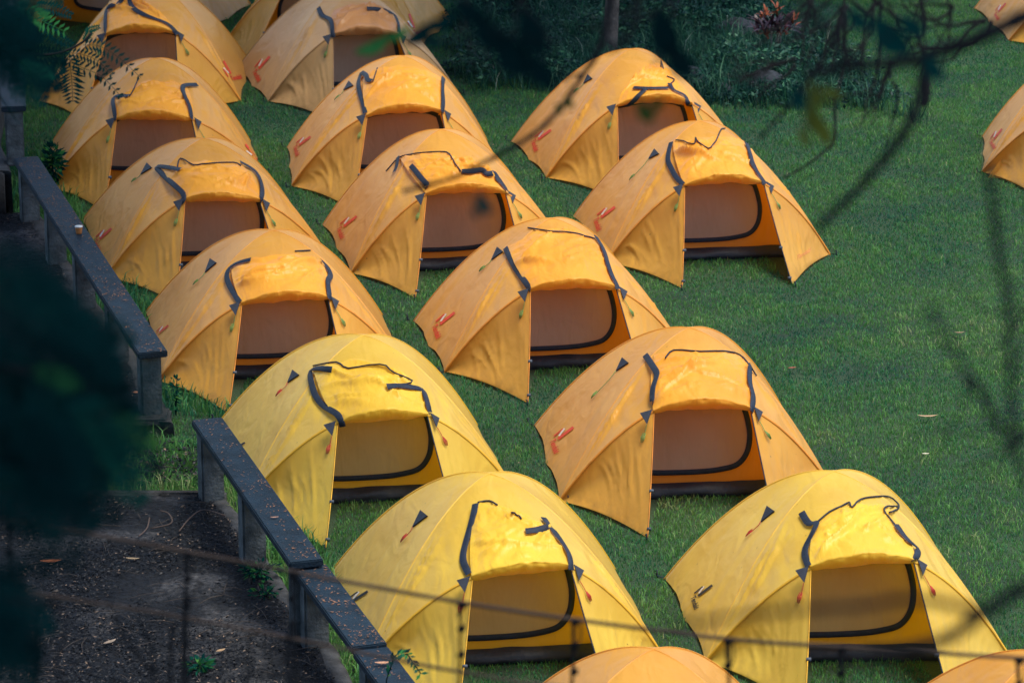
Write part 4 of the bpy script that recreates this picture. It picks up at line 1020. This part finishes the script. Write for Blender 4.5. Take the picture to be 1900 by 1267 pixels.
branch('upright thin dark shoots over the near slab', [([(352, 1300), (350, 1200), (349, 1120), (352, 1028)], 9.6, 4, 2.2), ([(352, 1120), (372, 1090), (380, 1060)], 9.6, 2.4, 1.2), ([(545, 1290), (540, 1200), (548, 1120), (540, 1075)], 9.8, 4, 2.2), ([(455, 1290), (470, 1230), (462, 1180)], 9.4, 3.4, 1.8), ([(395, 1290), (440, 1262), (520, 1256), (600, 1270)], 9.6, 3, 2), ([(120, 1290), (110, 1230), (125, 1170), (100, 1120)], 9.0, 3.2, 1.6)])
tangle('wispy twigs in the lower right corner', [(1910, 560, 2.2), (1910, 800, 2.6), (1790, 690, .6)], 6.5, 15, 3, 3.2, 150)
tangle('dark twigs crossing the shaded weeds at the top centre', [(860, 0, 1.2), (960, 0, 1.0), (1250, 0, 1.7), (1180, 0, 1.4)], 7.5, 21, 3, 4, 120)
branch('short thin twig hanging right of the long one', [([(1630, -10), (1628, 60), (1626, 110), (1618, 150), (1599, 200)], 12, 4, 2.5), ([(1636, -10), (1655, 25), (1667, 50)], 12.3, 2.5, 2)])
branch('blurred twig crossing the tent before the tree trunk', [([(1132, -20), (1110, 84), (1080, 135), (1047, 186), (1005, 234), (960, 267), (900, 300), (840, 330), (745, 357)], 9, 6, 4), ([(1080, 136), (1060, 139), (1040, 148)], 9, 3, 2)])
branch('wide blurred dark branch sweeping across the lower right yellow tent', [([(1990, 1050), (1900, 1085), (1830, 1130), (1760, 1178), (1680, 1200), (1610, 1205)], 4.6, 16, 9), ([(1830, 1128), (1700, 1105), (1600, 1118), (1450, 1130), (1240, 1158)], 4.2, 9, 6)])
branch('blurred stem running down the right edge of the lawn', [([(1832, 300), (1850, 450), (1870, 550), (1875, 650), (1882, 800), (1910, 900)], 4.8, 9, 7), ([(1720, 560), (1790, 680), (1850, 780), (1900, 850)], 4.4, 6, 5)])
branch('bare sapling shoots rising over the slab at the bottom left', [([(310, 1300), (285, 1250), (240, 1195), (215, 1150), (204, 1108)], 9, 4.5, 2), ([(290, 1255), (285, 1200), (268, 1165), (258, 1148)], 9, 3, 2), ([(322, 1290), (320, 1220), (326, 1162)], 9.2, 4, 5)])

# feathery (twice pinnate) leaves
def frond(mb, tn, p0, d, n, L_, npin=9, lp=.33, nl=11, ll=.05, lw=.014, tone=.3, seed=0, droop=.25):
    r = random.Random(seed); d = d.normalized(); side_ = d.cross(n).normalized(); n = side_.cross(d).normalized()
    def pt(t): return p0+d*L_*t-Vector((0, 0, 1))*droop*L_*t*t
    before = len(mb.v)
    mb.tube([pt(k/6) for k in range(7)], [L_*.008]*7, 4)
    for k in range(1, npin+1):
        t = k/npin*.97; b = pt(t); lk = L_*lp*math.sin(math.pi*(t*.75+.2))
        for s_ in (-1, 1):
            dd = (d*.55+side_*s_).normalized()+n*r.uniform(-.15, .15)
            for m_ in range(1, nl+1):
                q = m_/nl; c = b+dd*lk*q-Vector((0, 0, 1))*.12*lk*q*q; e = ll*L_*(1-.45*q)
                sd2 = dd.cross(n).normalized()
                for s2 in (-1, 1):
                    a = (dd*.5+sd2*s2).normalized()*e; ww = dd*lw*L_*.5
                    i = len(mb.v); mb.v += [tuple(c-ww*.3), tuple(c+a*.5-ww), tuple(c+a), tuple(c+a*.5+ww)]; mb.f.append((i, i+1, i+2, i+3))
    tn += [min(1, max(0, tone+r.uniform(-.08, .08)))]*(len(mb.v)-before)
def pinna(mb, tn, pts, ll, lw, tone, n=12, seed=0):
    """single row of leaflets on both sides of a stalk"""
    r = random.Random(seed); P2 = cr(pts, 6); b0 = len(mb.v); mb.tube(P2, .0016, 4); N_ = len(P2)
    L_ = sum((P2[i+1]-P2[i]).length for i in range(N_-1))
    for k in range(n):
        t = (k+.6)/n; f = t*(N_-1); i = min(N_-2, int(f)); c = P2[i].lerp(P2[i+1], f-i); d = (P2[i+1]-P2[i]).normalized(); sd_ = d.cross(Vector((0, -.9, .45))).normalized(); s_len = ll*(.55+.5*math.sin(math.pi*min(1, t*.9+.12)))
        for s_ in (-1, 1):
            a = (sd_*s_+d*.45+Vector((0, r.uniform(-.2, .2), r.uniform(-.1, .1)))).normalized()*s_len; b = d*lw
            q = len(mb.v); mb.v += [tuple(c), tuple(c+a*.45-b), tuple(c+a), tuple(c+a*.5+b)]; mb.f.append((q, q+1, q+2, q+3))
    tn += [min(1, max(0, tone+r.uniform(-.06, .06)))]*(len(mb.v)-b0)
# dark mass at the left
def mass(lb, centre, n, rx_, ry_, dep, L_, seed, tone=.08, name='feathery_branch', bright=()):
    r = random.Random(seed); p0 = at_d(-120, centre[1], dep); rt_ = empty(name, p0); inv = Vector(p0)
    mb = MB(); mb.tube(cr([Vector((-3.3, 5.2, at_d(-120, centre[1]-20, dep).z+.5))-inv, at_d(-120, centre[1]-20, dep)-inv, at_d(centre[0]*.3, centre[1]-10, dep)-inv, at_d(centre[0], centre[1], dep)-inv], 5), .006, 6); mb.build('stem', TWG, rt_)
    mb = MB(); tn = []
    for k in range(n):
        while True:
            a, b = r.uniform(-1, 1), r.uniform(-1, 1)
            if a*a+b*b < 1: break
        p = at_d(centre[0]+a*rx_-L_*F_PX/dep*.4, centre[1]+b*ry_, dep+r.uniform(-.5, .5)); d = Vector((r.uniform(.2, 1), r.uniform(-.4, .4), r.uniform(-.7, .3)))
        frond(mb, tn, p-inv, d, Vector((r.uniform(-.3, .3), -.6, .8)), L_*r.uniform(.7, 1.2), tone=tone+.25*r.random()**2, seed=k+seed, lp=.42, ll=.075, lw=.03)
    for (u, v, u2, v2, tt) in bright:
        p, q = at_d(u, v, dep-.3), at_d(u2, v2, dep-.3); frond(mb, tn, p-inv, q-p, Vector((.2, -.6, .8)), (q-p).length, tone=tt, seed=int(u), lp=.30, ll=.06, lw=.028, droop=.02)
    o = mb.build('leaflets', FERN, rt_, False); tone_attr(o.data, tn); tag(rt_, lb, 'branch', 'feathery leaves in the foreground')
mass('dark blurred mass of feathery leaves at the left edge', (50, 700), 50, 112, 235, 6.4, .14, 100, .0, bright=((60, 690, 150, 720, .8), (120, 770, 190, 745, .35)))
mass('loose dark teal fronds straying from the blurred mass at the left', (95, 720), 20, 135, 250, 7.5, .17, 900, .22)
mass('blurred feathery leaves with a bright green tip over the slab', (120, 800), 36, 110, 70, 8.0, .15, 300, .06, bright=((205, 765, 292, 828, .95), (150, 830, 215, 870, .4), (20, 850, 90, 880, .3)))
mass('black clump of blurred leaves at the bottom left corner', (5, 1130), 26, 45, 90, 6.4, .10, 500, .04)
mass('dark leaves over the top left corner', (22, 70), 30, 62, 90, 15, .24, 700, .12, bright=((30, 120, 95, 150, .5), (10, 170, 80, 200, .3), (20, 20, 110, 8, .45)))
# sharper acacia spray at top left
rt_ = empty('leafy_twig', at_d(40, 100, 21)); inv = Vector(rt_.location); mb = MB()
mb.tube(cr([at_d(u, v, 21)-inv for u, v in [(-40, 96), (60, 108), (100, 106), (125, 98), (150, 84), (165, 68)]], 5), .007, 6); mb.build('stem', TWG, rt_)
mb = MB(); tn = []
SPR = [([(150, 90), (180, 92), (215, 112), (258, 150)], .055, .3), ([(110, 106), (140, 128), (185, 148), (222, 186)], .05, .12), ([(125, 112), (128, 140), (130, 165), (132, 196)], .085, .2),
       ([(108, 112), (104, 130), (95, 145), (76, 160)], .06, .1), ([(152, 84), (160, 70), (163, 62), (180, 56)], .03, .5), ([(60, 18), (80, 20), (105, 26), (128, 36)], .05, .25),
       ([(48, 22), (62, 36), (78, 48), (118, 66)], .075, .85), ([(60, 40), (85, 60), (105, 78), (130, 90)], .05, .2), ([(20, 60), (50, 78), (80, 88), (110, 96)], .08, .08),
       ([(10, 100), (40, 110), (70, 112), (100, 108)], .09, .08), ([(0, 40), (20, 52), (40, 60), (66, 62)], .08, .1), ([(120, 104), (150, 108), (178, 120), (205, 146)], .045, .15)]
for i, (p, ll, tt) in enumerate(SPR): pinna(mb, tn, [at_d(u, v, 21+.1*(i % 3))-inv for u, v in p], ll, .009, tt, 13, i)
o = mb.build('leaflets', FERN, rt_, False); tone_attr(o.data, tn); tag(rt_, 'feathery leaved twig in focus at top left over the shaded tents', 'branch', 'feathery leaves in the foreground')
# soft blurred leaves elsewhere
OLIVE = veg_mat('olive_leaves', [(0., (.02, .06, .015)), (.5, (.07, .10, .02)), (1., (.13, .13, .02))], .4)
def blurleaves(lb, cs, dep, m, tone, size):
    rt_ = empty('leaf_cluster', at_d(*cs[0][:2], dep)); inv = Vector(rt_.location); mb = MB(); tn = []
    for i, (u, v, du, dv) in enumerate(cs):
        a, b = at_d(u-du, v-dv, dep)-inv, at_d(u+du, v+dv, dep)-inv; d = (b-a); sd_ = d.cross(Vector((.1, -.8, .5))).normalized()*d.length*size
        n = 6; ps = []
        for k in range(n+1):
            t = k/n; c = a.lerp(b, t)-Vector((0, 0, .12*d.length*math.sin(math.pi*t))); ww = math.sin(math.pi*min(.98, t*.9+.06)); ps += [c-sd_*ww, c+Vector((0, 0, -.03*d.length)), c+sd_*ww]
        mb = MB(); mb.add(ps, [(3*k+j_, 3*k+j_+1, 3*k+j_+4, 3*k+j_+3) for k in range(n) for j_ in range(2)])
        o = mb.build('leaf_blade', m, rt_); tone_attr(o.data, [tone]*len(ps))
    mb = MB(); mb.tube([at_d(cs[0][0], cs[0][1]-60, dep)-inv, Vector((0, 0, 0)), at_d(cs[-1][0], cs[-1][1], dep)-inv], .0012, 5); mb.build('stem', TWG, rt_)
    tag(rt_, lb, 'leaves', 'blurred leaves in the foreground')
blurleaves('yellowish green blurred leaves hanging over the lawn', [(1512, 170, 14, 22), (1540, 165, 22, 8), (1505, 210, 5, 34), (1525, 235, 14, 30), (1490, 250, 8, 20)], 6.5, OLIVE, .8, .22)
blurleaves('green blurred leaf in front of the faded greyish tan tent', [(690, 82, 34, -18), (735, 62, 24, -14)], 8, FERN, .85, .16)
blurleaves('dark blurred leaves at the top right of the faded tent', [(775, 60, 30, -22), (815, 40, 26, -16), (800, 75, 20, 10)], 7, FERN, .15, .2)
blurleaves('dark green blurred leaf over the doorway of the tent at top centre', [(1195, 205, 16, 20), (1215, 190, 12, -14)], 6, OLIVE, .1, .28)
blurleaves('dark green blurred leaf over the doorway of the tent with waved flap edge', [(895, 378, 14, 20), (880, 395, 6, 10)], 6, FERN, .35, .28)
blurleaves('dark blurred leaves hanging over the shaded weeds', [(905, 60, 30, 30), (950, 100, 34, 40), (985, 60, 20, 40), (1000, 130, 22, 30), (870, 20, 30, 14), (1230, 60, 14, 46), (1260, 110, 18, 34)], 6, FERN, .0, .3)
blurleaves('dark teal blurred leaves near the top right branch', [(1650, 60, 34, 34), (1690, 40, 24, 20), (1590, 30, 22, 18), (1730, 120, 16, 24), (1480, 180, 14, 22)], 5.6, FERN, .25, .3)
blurleaves('pair of dark blurred leaves left of the tent before the tree trunk', [(1052, 188, 8, 12), (1035, 200, 6, 10)], 8, OLIVE, .0, .3)
